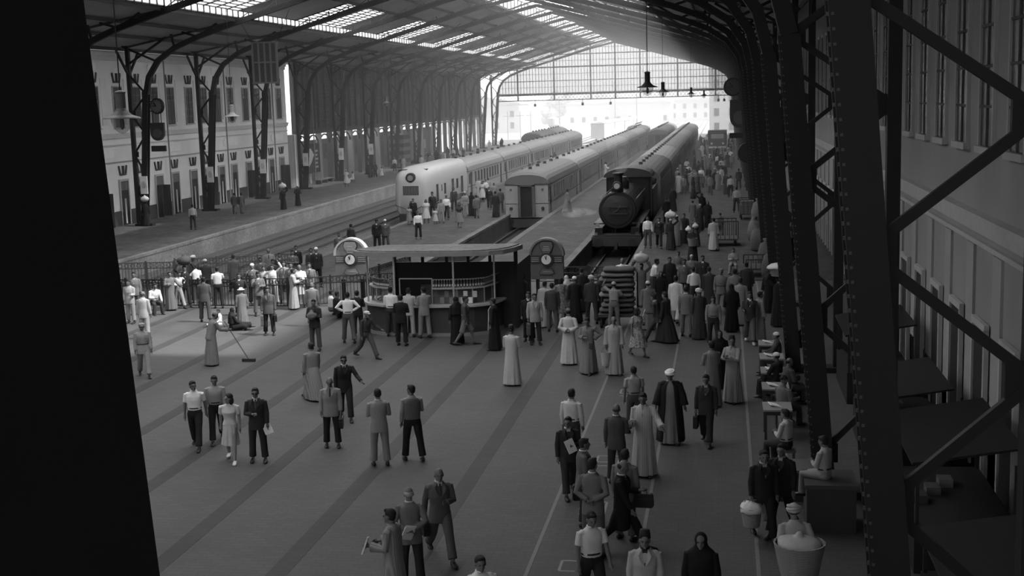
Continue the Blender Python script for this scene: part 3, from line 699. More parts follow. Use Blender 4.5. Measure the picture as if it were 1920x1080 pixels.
def coach(x, y, L, label, m_body, m_roof, first=False, vest=True, n=12, group=None, near=True, ang=0.0, hw=1.55, roofdark=None):
    t = thing('railway_coach', label, 'railway coach', (x, y, 0), ang, group)
    zb, ze, zt = -.25, 2.15, 3.12
    MB().box(-hw, hw, 0, L, zb, ze).build('body', m_body, t)
    rr = []
    for k, yy in enumerate([0, .35, 1.2, L - 1.2, L - .35, L]):
        dr = (.5, .2, 0, 0, .2, .5)[k]
        ring = []
        for q in range(13):
            a = math.pi * q / 12; ring.append((hw * 1.03 * math.cos(a), yy, ze + (zt - ze - dr * .6) * max(0, math.sin(a)) ** .75))
        rr.append(ring + [(-hw * 1.03, yy, ze - .06), (hw * 1.03, yy, ze - .06)])
    MB().rings(rr).build('roof', m_roof, t, smooth=False)
    MB().box(-hw - .02, hw + .02, 0, L, .72, .77).build('belt_line', M(.08), t)
    MB().box(-hw - .03, hw + .03, -.02, L, ze - .1, ze - .04).build('gutter', M(.12), t)
    wn = MB().box(0, .03, -.36, .36, 0, .92); wm = wn.mesh('w'); wm.materials.append(WIND)
    fr = MB().box(0, .05, -.42, -.36, -.06, .98).box(0, .05, .36, .42, -.06, .98).box(0, .05, -.42, .42, .92, .98).box(0, .05, -.42, .42, -.06, 0); fm = fr.mesh('f'); fm.materials.append(M(.26))
    dm = MB().box(0, .02, -.4, .4, 0, 2.05); dmm = dm.mesh('d'); dmm.materials.append(M(.05, .4))
    span = L - 5.0
    for s in ((1, -1) if near else (1,)):
        rz = 0 if s > 0 else math.pi
        for k in range(n):
            yy = 2.5 + span * (k + .5) / n
            f_ = omesh('window', fm, t, (s * hw, yy, .98), rz); omesh('pane', wm, f_)
        for yy in (1.3, L - 1.3): omesh('door', dmm, t, (s * hw, yy, -.1), rz)
        omesh('pane', wm, t, (s * hw, .45, .98), rz, (1, .6, 1))
    if first:
        MB().box(-.42, .42, -.06, 0, -.2, 2.0).build('end_door', DARK, t)
        MB().box(-.6, -.42, -.35, 0, -.2, 2.1).box(.42, .6, -.35, 0, -.2, 2.1).box(-.6, .6, -.35, 0, 2.0, 2.15).build('gangway', M(.1), t)
        MB().box(-1.3, 1.3, -.2, 0, -.95, -.35).build('buffer_beam', M(.05), t)
        for s in (-1.15, 1.15):
            MB().lathe((s, -.45, -.5), [(0, .0), (.24, 0), (.24, .06), (.09, .06), (.09, .4), (0, .4)], 14, 'y').build('buffer', DARK, t)
            MB().lathe((s, -.12, .4), [(0, 0), (.12, 0), (.12, .14), (0, .14)], 10, 'y').build('tail_lamp', M(.05), t)
            MB().lathe((s, -.06, 1.75), [(0, 0), (.09, 0), (.09, .08), (0, .08)], 10, 'y').build('marker_lamp', M(.1), t)
    for k in range(5):
        yy = 2 + (L - 4) * k / 4
        MB().lathe((0, yy, zt - .02), [(0, 0), (.16, 0), (.12, .16), (.2, .2), (0, .24)], 8).build('roof_vent', M(.1), t)
    MB().box(-hw + .15, hw - .15, .3, L - .3, -.75, -.25).build('underframe', M(.03), t)
    wheelset(t, [1.8, 4.2, L - 4.2, L - 1.8])
    MB().box(-1.0, 1.0, L, L + .55, -.2, 1.9).build('vestibule', M(.05), t)
    return t
PALE = M(.34, .55, amt=.06); PALER = M(.22, .6, amt=.1)
GREYR = M(.14, .7, amt=.1)
cx_ = -14.05; y = 91.0
names = ['nearest', 'second', 'third', 'fourth', 'fifth', 'sixth', 'seventh', 'eighth']
for k in range(8):
    a = 0 if k < 5 else R(1.6 * (k - 4))
    coach(cx_, y, 19.4, 'pale railway coach in the centre pit, %s to the viewer' % names[k] + (', with open end doorway' if k == 0 else ''), PALE if k % 2 == 0 else M(.30, .55), GREYR if k == 0 else (PALER if k % 2 else M(.17, .7)), first=k == 0, n=14 if k else 13, near=k < 4)
    cx_ -= math.sin(a) * 20; y += 20
y = 105.2 - 8
# right train behind the locomotive
BR = M(.10, .6)
for k in range(7):
    coach(-6.2, 94.5 + 20 * k, 19.4, 'dark railway coach behind the locomotive tender, %s in the train' % names[k], BR, (M(.09, .7), M(.25, .7), M(.17, .7))[min(k, 2) if k < 3 else (k % 2) + 1], first=k == 0, n=13, near=k < 3)
coach(-10.3, 203, 19.4, 'dark brown coach standing between the pale and the dark train', M(.06), M(.13), first=True, near=False)
coach(-10.3, 223, 19.4, 'dark brown coach behind the one between the two trains', M(.06), M(.13), near=False)
coach(-29.3, 196, 17, 'dark coach on the outer track beyond the railcar', M(.07), M(.12), first=True, near=False)
coach(-29.3, 214, 17, 'grey coach with raised roof on the outer track, farther', M(.16), M(.2), near=False)

# streamlined railcar
SIL = M(.52, .42, amt=.05); SILD = M(.14, .5)
t = thing('streamlined_railcar', 'silver streamlined railcar with rounded nose, headlamp and louvred grille', 'railcar', (-23.6, 95.0, 0))
prof = [(0, .93, 1.95, .1), (.12, 1.12, 2.25, .05), (.4, 1.3, 2.55, 0), (.9, 1.43, 2.8, 0), (1.8, 1.5, 2.95, 0), (3.2, 1.5, 3.0, 0), (14.5, 1.5, 3.0, 0)]
rs = []
for yy, hw, zt, lift in prof:
    ring = []
    for q in range(24):
        a = 2 * math.pi * q / 24; cx2 = math.cos(a); sz = math.sin(a); e = .45
        xx = hw * math.copysign(abs(cx2) ** e, cx2); zz = (zt - .45 + .3) / 2 + ((zt + .45 + .3) / 2 - .0) * math.copysign(abs(sz) ** (e + .15), sz) - .0
        ring.append((xx, yy, max(zz, -.55 + lift)))
    rs.append(ring)
MB().rings(rs).build('body', SIL, t, smooth=True)
MB().box(-.62, .62, -.02, .25, 1.2, 1.9).build('grille', M(.06), t)
for k in range(10): MB().box(-.6 + k * .125, -.56 + k * .125, -.05, -.01, 1.22, 1.88).build('grille_bar', M(.22), t)
MB().lathe((0, .0, 2.5), [(0, -.0), (.36, 0), (.4, .1), (.36, 1.1), (0, 1.2)], 20, 'y').build('headlamp_case', M(.05), t)
MB().lathe((0, -.04, 2.5), [(0, 0), (.22, 0), (.22, .1), (0, .1)], 16, 'y').build('lens', M(.3, .2), t)
for s in (-1, 1):
    l = MB(); pp = [(.1 * s, -.02, -.05), (.35 * s, -.02, .12), (.85 * s, .0, .35), (1.3 * s, .35, .42), (1.49 * s, 1.2, .45), (1.53 * s, 3, .48), (1.53 * s, 14, .5)]
    l.tube([(p[0] * 1.02, p[1] - .03, p[2]) for p in pp], .035, 5).build('swoosh_line', SILD, t)
    MB().box(-.3 + s * 0, .3, 0, 0.01, 0, .01)
    for yy, w2, z0, z1, nm in ((2.6, .35, .2, 1.85, 'cab_door'), (4.2, .12, 1.2, 1.7, 'porthole'), (5.4, .3, .9, 1.75, 'window'), (8.4, .42, -.2, 1.9, 'door'), (10.2, .35, 1.0, 1.8, 'window'), (12.2, .4, -.2, 1.9, 'door')):
        MB().box(min(s * 1.49, s * 1.515), max(s * 1.49, s * 1.515), yy - w2, yy + w2, z0, z1).build(nm, WIND, t)
MB().box(-.9, .9, -.25, .2, -.75, -.2).build('coupler_pilot', M(.03), t)
MB().box(-.08, .08, -.14, -.02, -.2, .75).build('nose_strip', M(.08), t)
for x_, yy in ((-.8, .9), (.7, 1.2), (-.5, 6), (.6, 9), (0, 12)): MB().box(x_ - .35, x_ + .35, yy, yy + .5, 2.8, 3.12).build('roof_vent', M(.06), t)
wheelset(t, [2.2, 4.6, 11, 13.2])
for k in range(5):
    c = coach(-23.6, 110 + 18.5 * k, 17.9, 'silver railcar coach behind the streamlined nose, %s in the set' % names[k], M(.38, .5), M(.27, .55), n=9, near=k < 2, hw=1.5)
# pale box cars far out in the yard
for k in range(6):
    t = thing('box_car', 'pale box car in the bright yard, %s along its siding' % names[k], 'wagon', (-25.5 + 1.2 * k, 262 + 12 * k, 0), R(-6), group='pale box cars in the yard')
    MB().box(-1.4, 1.4, 0, 11.2, -.2, 2.9).build('body', M(.45), t); MB().prism([(-1.5, 2.9), (1.5, 2.9), (.8, 3.3), (-.8, 3.3)], -.1, 11.3).build('roof', M(.75), t)
    MB().box(1.4, 1.44, 4.6, 6.6, 0, 2.6).build('door', M(.6), t); wheelset(t, [2, 9])

# steam locomotive
t = thing('steam_locomotive', 'black steam locomotive with round smokebox door and front buffer beam', 'locomotive', (-6.25, 74.2, 0))
BK = M(.018, .45); BK2 = M(.035, .5)
MB().lathe((0, 1.2, 1.55), [(0, 0), (1.05, 0), (1.12, .06), (1.12, 2.2), (1.04, 2.25), (1.04, 9.2), (0, 9.2)], 32, 'y').build('boiler', BK, t, smooth=False)
MB().lathe((0, 1.14, 1.55), [(0, -.12), (.5, -.08), (.88, 0), (.92, .06), (0, .06)], 28, 'y').build('smokebox_door', BK2, t)
MB().bar((-.5, 1.0, 1.75), (.6, 1.0, 1.75), .07).bar((-.5, 1.0, 1.35), (.6, 1.0, 1.35), .07).build('hinge_strap', M(.05), t)
MB().bar((0, .96, 1.55), (.2, .96, 1.85), .04).bar((0, .96, 1.55), (-.25, .96, 1.45), .04).build('dart_handle', M(.1), t)
MB().lathe((0, 2.3, 2.6), [(.3, 0), (.26, .5), (.24, .95), (.36, 1.05), (.3, 1.12)], 18).build('chimney', BK, t)
MB().lathe((0, 5.4, 2.55), [(.42, 0), (.4, .45), (.25, .7), (0, .76)], 18).build('dome', BK, t)
MB().lathe((0, 7.6, 2.55), [(.25, 0), (.25, .4), (.1, .6), (0, .62)], 12).build('safety_valve', M(.06), t)
MB().lathe((0, .95, 3.0), [(0, 0), (.24, 0), (.28, .1), (.24, .5), (0, .5)], 18, 'y').build('headlamp', M(.05), t)
MB().lathe((0, .92, 3.0), [(0, 0), (.17, 0), (.17, .04), (0, .04)], 16, 'y').build('headlamp_lens', M(.4, .2), t)
MB().box(-.35, .35, 1.3, 1.6, 2.6, 2.85).build('lamp_bracket', BK, t)
MB().box(-1.45, 1.45, 0, .18, -.45, .1).build('buffer_beam', M(.05, .6), t)
MB().box(-1.4, 1.4, .1, 1.3, .12, .2).box(-1.42, 1.42, 1.3, 10.4, .72, .8).build('running_board', BK2, t)
MB().prism([(.1, .2), (1.3, .78), (1.3, .2)], -1.3, -1.1, 'x').prism([(.1, .2), (1.3, .78), (1.3, .2)], 1.1, 1.3, 'x').build('frame_side', BK, t)
for s in (-.98, .98):
    MB().lathe((s, -.55, -.15), [(0, 0), (.26, 0), (.26, .07), (.1, .07), (.13, .55), (0, .55)], 16, 'y').build('buffer', BK2, t)
    MB().lathe((s * 1.3, 1.5, -.35), [(0, 0), (.38, 0), (.38, 1.3), (0, 1.3)], 16, 'y').build('cylinder', BK, t)
    MB().box(s * 1.08 - .22, s * 1.08 + .22, .4, .95, .2, .6).build('toolbox', BK, t)
    MB().tube([(s * 1.12, 1.4, 2.2), (s * 1.12, 10, 2.2)], .025, 6).build('handrail', M(.1, .4), t)
MB().bar((-.0, -.3, -.3), (0, 0, -.3), .1).box(-.08, .08, -.4, -.1, -.6, -.2).build('coupling_hook', BK2, t)
wheelset(t, [2.6, 4.6, 6.6, 8.6], .62, -.48); wheelset(t, [.9], .45, -.65)
MB().bar((1.05, 2.6, -.6), (1.05, 8.6, -.6), .12, .08).bar((-1.05, 2.6, -.6), (-1.05, 8.6, -.6), .12, .08).build('coupling_rod', M(.12, .4), t)
MB().box(-1.42, 1.42, 10.2, 10.35, .5, 3.0).box(-1.45, -1.37, 10.2, 12.0, .3, 3.0).box(1.37, 1.45, 10.2, 12.0, .3, 3.0).build('cab', BK, t)
for s in (-1, 1):
    MB().box(s * .85 - .28, s * .85 + .28, 10.15, 10.2, 1.9, 2.6).build('cab_window', M(.03, .1), t)
rs = []
for yy in (9.9, 13.0):
    rs.append([(1.6 * math.cos(math.pi * q / 12), yy, 3.0 + .55 * math.sin(math.pi * q / 12)) for q in range(13)] + [(-1.6, yy, 2.95), (1.6, yy, 2.95)])
MB().rings(rs).build('cab_roof', M(.04, .6), t)
tt = thing('tender', 'dark coal tender with light-edged roof bow between engine and coaches', 'tender', (-6.25, 87.8, 0))
MB().box(-1.42, 1.42, 0, 6.0, -.3, 1.9).build('tank', BK, tt); MB().box(-1.5, 1.5, -.05, 6.1, -.4, -.25).build('frame', BK, tt)
co = MB(); rr_ = random.Random(5)
for k in range(60): co.ell((rr_.uniform(-1.2, 1.2), rr_.uniform(.5, 5.4), 1.95 + rr_.random() * .35), (.25, .22, .18), 6, 4)
co.build('coal', M(.015), tt, kind='stuff'); wheelset(tt, [1, 3, 5])
# steam above the engine and by the platform
def steam(c, r, dens, label):
    m_ = MB()
    for q in range(len(c)): m_.ell(c[q], r[q], 12, 8)
    o = m_.build('steam', vapour('steam_%d' % len(c), dens, 1.1), None, smooth=True, kind='stuff', label=label, cat='steam'); return o
steam([(-6.35, 79.6, 4.3), (-6.5, 79.6, 5.4), (-6.6, 79.7, 6.6)], [(.55, .55, .9), (.75, .7, 1.0), (.9, .8, 1.0)], 0.6, 'thin white steam rising above the locomotive dome')
steam([(-10.3, 87.5, .38), (-9.6, 87.7, .4)], [(.9, .6, .36), (1.0, .5, .28)], 0.6 * 1.6, 'low puff of steam drifting over the narrow platform')

# ---------------------------------------------------------------- outside the hall
def house(x, y, w_, d_, h_, label, v=.6, floors=2, wins=5, roof=None):
    t = thing('building', label, 'building', (x, y, -1.2))
    MB().box(-w_/2, w_/2, 0, d_, 0, h_).build('wall', M(v * .62, .9), t)
    MB().box(-w_/2 - .3, w_/2 + .3, -.3, d_ + .3, h_, h_ + .4).build('cornice', M(v * .62), t)
    if roof: MB().prism([(-w_/2 - .4, h_ + .4), (w_/2 + .4, h_ + .4), (0, h_ + roof)], -.4, d_ + .4).build('roof', M(v * .5), t)
    wm = MB().box(-.55, .55, -.05, .02, 0, 1.7).mesh('w'); wm.materials.append(M(.08))
    for f in range(floors):
        for k in range(wins): omesh('window', wm, t, (-w_/2 + w_ * (k + .5) / wins, 0, 1.3 + f * 3.2))
house(3.2, 290, 13, 20, 16, 'tall pale building right of the yard, seen under the clock', .5, 4, 4)
house(-34, 420, 34, 20, 7, 'long low pale shed left of the water tank', .65, 1, 9, 2.5)
house(-70, 360, 26, 18, 8, 'pale gabled shed at the far left of the yard', .6, 2, 6, 3)
house(-22, 520, 30, 20, 9, 'distant pale house behind the signal mast', .6, 2, 8, 3)
house(10 - 22, 460, 22, 18, 7, 'distant pale house with pitched roof near the centre right', .65, 2, 6, 2.5)
house(-55, 560, 40, 20, 11, 'distant pale block on the skyline, left', .6, 3, 10)
house(2, 600, 36, 20, 12, 'distant pale block on the skyline, right', .6, 3, 9)
t = thing('water_tank', 'grey water tank on legs standing beyond the outer coach', 'water tank', (-41.5, 315, -1.2))
MB().lathe((0, 0, 2.1), [(0, 0), (1.0, .3), (1.35, .8), (1.35, 2.4), (0, 2.9)], 20).build('tank', M(.35), t)
for q in range(4): MB().bar((1.0 * math.cos(q * 1.57 + .8), 1.0 * math.sin(q * 1.57 + .8), 0), (1.0 * math.cos(q * 1.57 + .8), 1.0 * math.sin(q * 1.57 + .8), 3), .2).build('leg', M(.3), t)
for i, (x, y, h_) in enumerate(((-27.5, 330, 13), (-20, 300, 10), (-38, 300, 9), (-46, 258, 7), (-44, 262, 7), (-42, 266, 7), (-40.4, 270, 7))):
    t = thing('mast', ['tall signal mast near the middle of the yard', 'thinner signal mast left of the box cars', 'thin mast near the water tank', 'leftmost of four fence posts just outside the hall', 'second of four fence posts outside the hall', 'third of four fence posts outside the hall', 'fourth of four fence posts outside the hall'][i], 'mast', (x, y, -1.2))
    MB().tube([(0, 0, 0), (0, 0, h_)], .09 if i > 2 else .13, 6).build('pole', M(.3), t); MB().bar((-.9, 0, h_ - 1), (.9, 0, h_ - 1), .12).build('arm', M(.3), t)
# trees as soft crowns far out
for i, (x, y, r) in enumerate(((-50, 480, 6), (-44, 470, 5), (-8, 500, 6), (-60, 470, 6))):
    t = thing('tree', 'hazy round tree on the skyline, %s' % ['left of the centre', 'beside the left shed', 'right of the centre', 'farthest left'][i], 'tree', (x, y, -1.2))
    m_ = MB(); rr_ = random.Random(i)
    for q in range(26): m_.ell((rr_.gauss(0, r * .4), rr_.gauss(0, r * .3), r * 1.1 + rr_.gauss(0, r * .35)), (r * .35,) * 3, 7, 5)
    m_.build('crown', M(.2), t); MB().tube([(0, 0, 0), (0, 0, r)], .4, 7).build('trunk', M(.1), t)
# lorry on the right platform
t = thing('lorry', 'dark lorry with pale bumper parked far along the right platform', 'lorry', (-1.0, 186, 0))
MB().box(-1.25, 1.25, 0, 2.0, .7, 2.7).build('cab', M(.04), t); MB().box(-1.0, 1.0, -1.2, 0, .7, 1.7).build('bonnet', M(.05), t)
MB().box(-.9, .9, -.02, 0, 1.85, 2.5).build('windscreen', M(.35, .2), t); MB().box(-1.35, 1.35, 2.1, 7, 1.0, 2.9).build('load_bed', M(.06), t)
MB().box(-1.2, 1.2, -1.4, -1.25, .55, .8).build('bumper', M(.6), t)
for s in (-1, 1):
    MB().lathe((s * .8, -1.25, 1.2), [(0, 0), (.16, 0), (.16, .1), (0, .1)], 10, 'y').build('headlamp', M(.6), t)
    for yy in (-.5, 5.4): MB().lathe((s * 1.1, yy, .45), [(0, -.15), (.45, -.15), (.45, .15), (0, .15)], 14, 'x').build('wheel', M(.02), t)
# ---------------------------------------------------------------- people: every figure faces local +Y, right hand at +X
V = Vector
WORK = bpy.data.scenes.new('workbench')      # empty side scene used only to evaluate modifiers; removed at the end
def fuse(mb, voxel, name, smooth_it=1):
    me = mb.mesh('tmp'); o = bpy.data.objects.new('tmp', me); WORK.collection.objects.link(o)
    md = o.modifiers.new('r', 'REMESH'); md.mode = 'VOXEL'; md.voxel_size = voxel; md.use_smooth_shade = True
    if smooth_it:
        s_ = o.modifiers.new('s', 'SMOOTH'); s_.factor = .5; s_.iterations = smooth_it
    vl = WORK.view_layers[0]; vl.update(); dg = vl.depsgraph
    r = bpy.data.meshes.new_from_object(o.evaluated_get(dg)); r.name = name
    bpy.data.objects.remove(o); bpy.data.meshes.remove(me)
    r.materials.clear(); r.materials.append(None)
    return r
LEGS = {'stand': ((3, 2, .08), (-3, 2, .08)), 'apart': ((7, 2, .12), (-8, 5, .13)), 'walk': ((24, 6, .03), (-14, 22, .03)), 'walk2': ((-14, 22, .03), (24, 6, .03)),
        'stride': ((32, 8, .03), (-22, 26, .03)), 'sit': ((84, 86, .12), (80, 82, .14)), 'squat': ((110, 140, .18), (104, 138, .2)), 'ground': ((88, 30, .35), (80, 60, .45))}
ARMS = {'hang': ((.16, .02, -1), (.02, .2, -1)), 'fwd': ((.14, .32, -1), (.02, .62, -1)), 'bwd': ((.16, -.42, -1), (.08, -.12, -1)),
        'front': ((.18, .22, -1), (-.7, .75, .12)), 'behind': ((.3, -.38, -1), (-.85, -.28, -.42)), 'hip': ((.75, -.25, -.75), (-.8, .3, -.5)),
        'up': ((.62, .15, .55), (-.5, .0, .9)), 'carry': ((.1, .12, -1), (-.05, 1, .08)), 'push': ((.12, .7, -.7), (0, 1, .15)), 'cross': ((.12, .4, -.9), (-.9, .5, .25)),
        'face': ((.2, .5, -.85), (-.45, .3, .85)), 'out': ((.45, .35, -.8), (.35, .75, -.35)), 'knee': ((.12, .45, -.85), (-.1, .75, -.45)), 'side': ((.32, .05, -1), (.22, .25, -1))}
def skel(legs, al, ar, lean, yaw, nod):
    k = {}; LL, RL = LEGS[legs]
    def leg(sx, a, b, sp):
        a = R(a); b = R(b); hip = V((.09 * sx, 0, 0)); t = V((sp * sx, math.sin(a), -math.cos(a))).normalized() * .43
        s = V((sp * sx * .6, math.sin(a - b), -math.cos(a - b))).normalized() * .43
        kn = hip + t; an = kn + s; return hip, kn, an
    l = leg(-1, *LL); r = leg(1, *RL)
    h = .09 - min(l[2].z, r[2].z)
    if legs == 'sit': h = .50
    if legs == 'squat': h = .30
    if legs == 'ground': h = .13
    P = V((0, 0, h)); k['P'] = P
    k['L'] = [p + P for p in l]; k['Rr'] = [p + P for p in r]
    if legs == 'ground':
        for kk in ('L', 'Rr'): k[kk][2].z = .07; k[kk][1].z = max(k[kk][1].z, .16)
    ln = R(lean); up = V((0, math.sin(ln), math.cos(ln))); fw = V((0, math.cos(ln), -math.sin(ln)))
    k['up'] = up; k['fw'] = fw
    k['waist'] = P + up * .14; k['chest'] = P + up * .36; k['sh'] = P + up * .49; k['neck'] = P + up * .555 + fw * .01
    k['head'] = P + up * .665 + V((0, .028, 0)) + fw * .01
    for sx, nm, arm in ((-1, 'al', al), (1, 'ar', ar)):
        u, f = ARMS[arm]; u = V(u).normalized(); f = V(f).normalized()
        sh = P + up * .475 + V((sx * .185, 0, 0))
        def W(d): return V((sx * d.x, 0, 0)) + fw * d.y * 1.0 + up * d.z
        el = sh + W(u) * .285; wr = el + W(f) * .25; k[nm] = (sh, el, wr, (wr - el).normalized())
    k['hm'] = Matrix.Rotation(R(yaw), 4, 'Z') @ Matrix.Rotation(R(-nod - lean * .5), 4, 'X')
    return k
def torso(mb, k, prof, n=18, fold=0, seed=0):
    """prof: list of (t along spine metres from pelvis, rx, ry, forward shift)"""
    rs = []
    for t, rx, ry, fs in prof:
        c = k['P'] + k['up'] * t + k['fw'] * fs; ring = []
        for q in range(n):
            a = 2 * math.pi * q / n; ca, sa = math.cos(a), math.sin(a)
            ring.append(c + V((1, 0, 0)) * rx * math.copysign(abs(ca) ** .85, ca) + k['fw'] * ry * math.copysign(abs(sa) ** .85, sa))
        rs.append(ring)
    mb.rings(rs)
def hand(mb, arm, r=1.0, sx=1):
    sh, el, wr, d = arm; side = d.cross(V((sx, .15, .1))).normalized(); thick = d.cross(side).normalized()
    c = wr + d * .055
    mb.tube([wr - d * .02, wr + d * .02, wr + d * .06, wr + d * .09], [(.024, .02), (.034, .017), (.042, .016), (.038, .014)], 10)
    for j in range(4):
        o = side * (.028 - .0187 * j); L = (.062, .072, .068, .052)[j]; b0 = wr + d * .085 + o
        mb.tube([b0 - d * .02, b0 + d * L * .5 + thick * .006 * sx, b0 + d * L * .9 + thick * .028 * sx], [.0098, .009, .0078], 6)
    b0 = wr + d * .03 + side * .03
    mb.tube([b0 - d * .01 - side * .01, b0 + d * .028 + side * .022, b0 + d * .056 + side * .024 + thick * .012 * sx], [.012, .0105, .009], 6)
def body_mesh(key, female=False, voxel=.0105):
    k = skel(*key); mb = MB(); f = .93 if female else 1
    torso(mb, k, [(-.1, .1, .08, 0), (-.03, .165, .11, -.01), (.08, .155, .105, 0), (.18, .135 * f, .095, 0), (.32, .16 * f, .115, .005), (.41, .168 * f, .11, 0), (.47, .15 * f, .088, -.005), (.515, .088, .062, -.005), (.555, .056, .055, 0), (.64, .054, .054, .015)])
    for nm in ('L', 'Rr'):
        h, kn, an = k[nm]
        mb.tube([h + V((0, 0, .02)), h.lerp(kn, .35), h.lerp(kn, .8), kn, kn.lerp(an, .3), kn.lerp(an, .75), an], [.088, .082, .062, .056, .058, .042, .037], 12)
        y = V((h.x * .5, 1, 0)).normalized()
        f0 = V((an.x, an.y, max(an.z - .045, .03)))
        mb.tube([f0 - y * .055, f0 - y * .02 + V((0, 0, .012)), f0 + y * .06, f0 + y * .13 - V((0, 0, .012)), f0 + y * .18 - V((0, 0, .016))], [(.028, .03), (.034, .042), (.04, .034), (.044, .024), (.028, .014)], 10)
    for sx, nm in ((-1, 'al'), (1, 'ar')):
        sh, el, wr, d = k[nm]
        mb.ell(sh - V((sx * .034, 0, .016)), (.05, .048, .045), 10, 8)
        mb.tube([sh, sh.lerp(el, .4), el, el.lerp(wr, .25), wr], [.044, .044, .038, .038, .027], 10); hand(mb, k[nm], 1, sx)
    H = k['head']; T = k['hm']
    def hp(x, y, z): return H + T.to_3x3() @ V((x, y, z))
    mb.ell(hp(0, -.012, .03), (.076, .094, .088), 16, 12, T)
    mb.ell(hp(0, .012, -.03), (.06, .073, .082), 14, 10, T)
    mb.tube([hp(0, .088, .02), hp(0, .104, -.012), hp(0, .093, -.026)], [.011, .017, .013], 8)     # nose
    mb.tube([hp(-.045, .074, .026), hp(0, .086, .03), hp(.045, .074, .026)], [.010, .012, .010], 8)    # brow
    mb.tube([hp(-.022, .078, -.055), hp(0, .088, -.054), hp(.022, .078, -.055)], [.007, .010, .007], 8)  # lips
    mb.ell(hp(0, .062, -.092), (.026, .024, .02), 10, 8)                                         # chin
    for s in (-1, 1): mb.ell(hp(s * .078, -.008, -.005), (.012, .022, .034), 8, 8, T)
    return fuse(mb, voxel, 'body'), k
def sleeves(mb, k, r0, r1, upto=1.0, cuff=None):
    for nm in ('al', 'ar'):
        sh, el, wr, d = k[nm]; sx = -1 if nm == 'al' else 1
        mb.ell(sh - V((sx * .035, 0, .014)), (r0 * 1.0, r0 * .98, r0 * .86), 10, 8)
        if upto <= .5: mb.tube([sh, sh.lerp(el, .75)], [r0, r0 * 1.02], 12)
        elif upto < 1: mb.tube([sh, el, el.lerp(wr, .3)], [r0, r1, r1], 12)
        else: mb.tube([sh, sh.lerp(el, .5), el, el.lerp(wr, .5), wr - d * .01], [r0, r0 * .96, (r0 + r1) / 2, r1, cuff or r1], 12)
def trouser_mesh(k, vx, short=False, w_=1.0):
    mb = MB(); torso(mb, k, [(-.12, .12, .10, 0), (-.04, .178 * w_, .125, -.005), (.06, .17, .12, 0), (.13, .152, .112, 0)])
    for nm in ('L', 'Rr'):
        h, kn, an = k[nm]; d = (an - kn).normalized()
        if short: mb.tube([h, h.lerp(kn, .6), kn + (kn - h).normalized() * .02], [.105, .105, .11], 14)
        else:
            dn = (V((an.x, an.y, an.z + .035)))
            mb.tube([h, h.lerp(kn, .5), kn, kn.lerp(an, .5), dn], [.103 * w_, .096 * w_, .08 * w_, .079 * w_, .083 * w_], 14)
    return fuse(mb, vx, 'trousers')
def shoe_mesh(k, nm):
    h, kn, an = k[nm]; y = V((h.x * .5, 1, 0)).normalized(); f0 = V((an.x, an.y, max(an.z - .045, .035)))
    mb = MB(); mb.tube([f0 - y * .075, f0 - y * .03 + V((0, 0, .008)), f0 + y * .06, f0 + y * .15 - V((0, 0, .014)), f0 + y * .21 - V((0, 0, .02))], [(.032, .034), (.042, .05), (.048, .04), (.052, .028), (.03, .016)], 12)
    me = mb.mesh('shoe', True); me.materials.append(None); return me
def jacket_mesh(k, vx, long_=0.0, belt=False):
    mb = MB(); b = .165 if not belt else .15
    torso(mb, k, [(-.15 - long_, .195, .145, 0), (-.06, .192, .145, 0), (.05, .182, .138, 0), (.16, b + .003, .128, 0), (.30, .182, .14, .006), (.41, .19, .13, 0), (.475, .165, .105, -.008), (.52, .10, .08, -.01), (.555, .068, .066, -.012)], 20)
    sleeves(mb, k, .062, .052, 1.0, .048); return fuse(mb, vx, 'jacket')
def front_pts(k, pts, off):
    """points on the chest: (x, t along spine), pushed off in front"""
    return [k['P'] + k['up'] * t + V((x, 0, 0)) + k['fw'] * (off + y) for x, t, y in pts]
def plate(k, outline, th=.012):
    a = front_pts(k, outline, 0); b = [p - k['fw'] * th * 3 for p in a]; n = len(a)
    mb = MB(); mb.add(a + b, [tuple(range(n)), tuple(range(2 * n - 1, n - 1, -1))] + [((i + 1) % n, i, n + i, n + (i + 1) % n) for i in range(n)])
    me = mb.mesh('plate'); me.materials.append(None); return me
def shirt_mesh(k, vx, sl=1.0):
    mb = MB(); torso(mb, k, [(.06, .158, .118, 0), (.12, .172, .126, 0), (.2, .168, .122, 0), (.32, .176, .13, .005), (.41, .182, .12, 0), (.475, .158, .1, -.008), (.52, .095, .076, -.006), (.56, .064, .064, 0)], 20)
    sleeves(mb, k, .06, .05, sl, .042); return fuse(mb, vx, 'shirt')
def loft_skirt(mb, k, top, hem_z, r0, r1, folds, amp, seed, cx=0.0, cy=0.0, n=56, rt=(.17, .125), sway=0.0):
    """draped cloth from the spine point 'top' down to world height hem_z"""
    rr = random.Random(seed); ph = [rr.uniform(0, 6.28) for _ in range(4)]
    T0 = k['P'] + k['up'] * top; rs = []; m = 12
    for i in range(m + 1):
        t = i / m; z = T0.z + (hem_z - T0.z) * t; c = V((T0.x + cx * t, T0.y * (1 - t) + cy * t + sway * t * t, z)); ring = []
        for q in range(n):
            a = 2 * math.pi * q / n
            w_ = amp * t ** 1.3 * (math.sin(folds * a + ph[0]) + .6 * math.sin((folds * 2 - 3) * a + ph[1]) + .5 * math.sin(3 * a + ph[2]))
            rx = rt[0] + (r0 - rt[0]) * t ** .8 + w_; ry = rt[1] + (r1 - rt[1]) * t ** .8 + w_
            ring.append(c + V((rx * math.cos(a), ry * math.sin(a), 0)))
        rs.append(ring)
    mb.rings(rs)
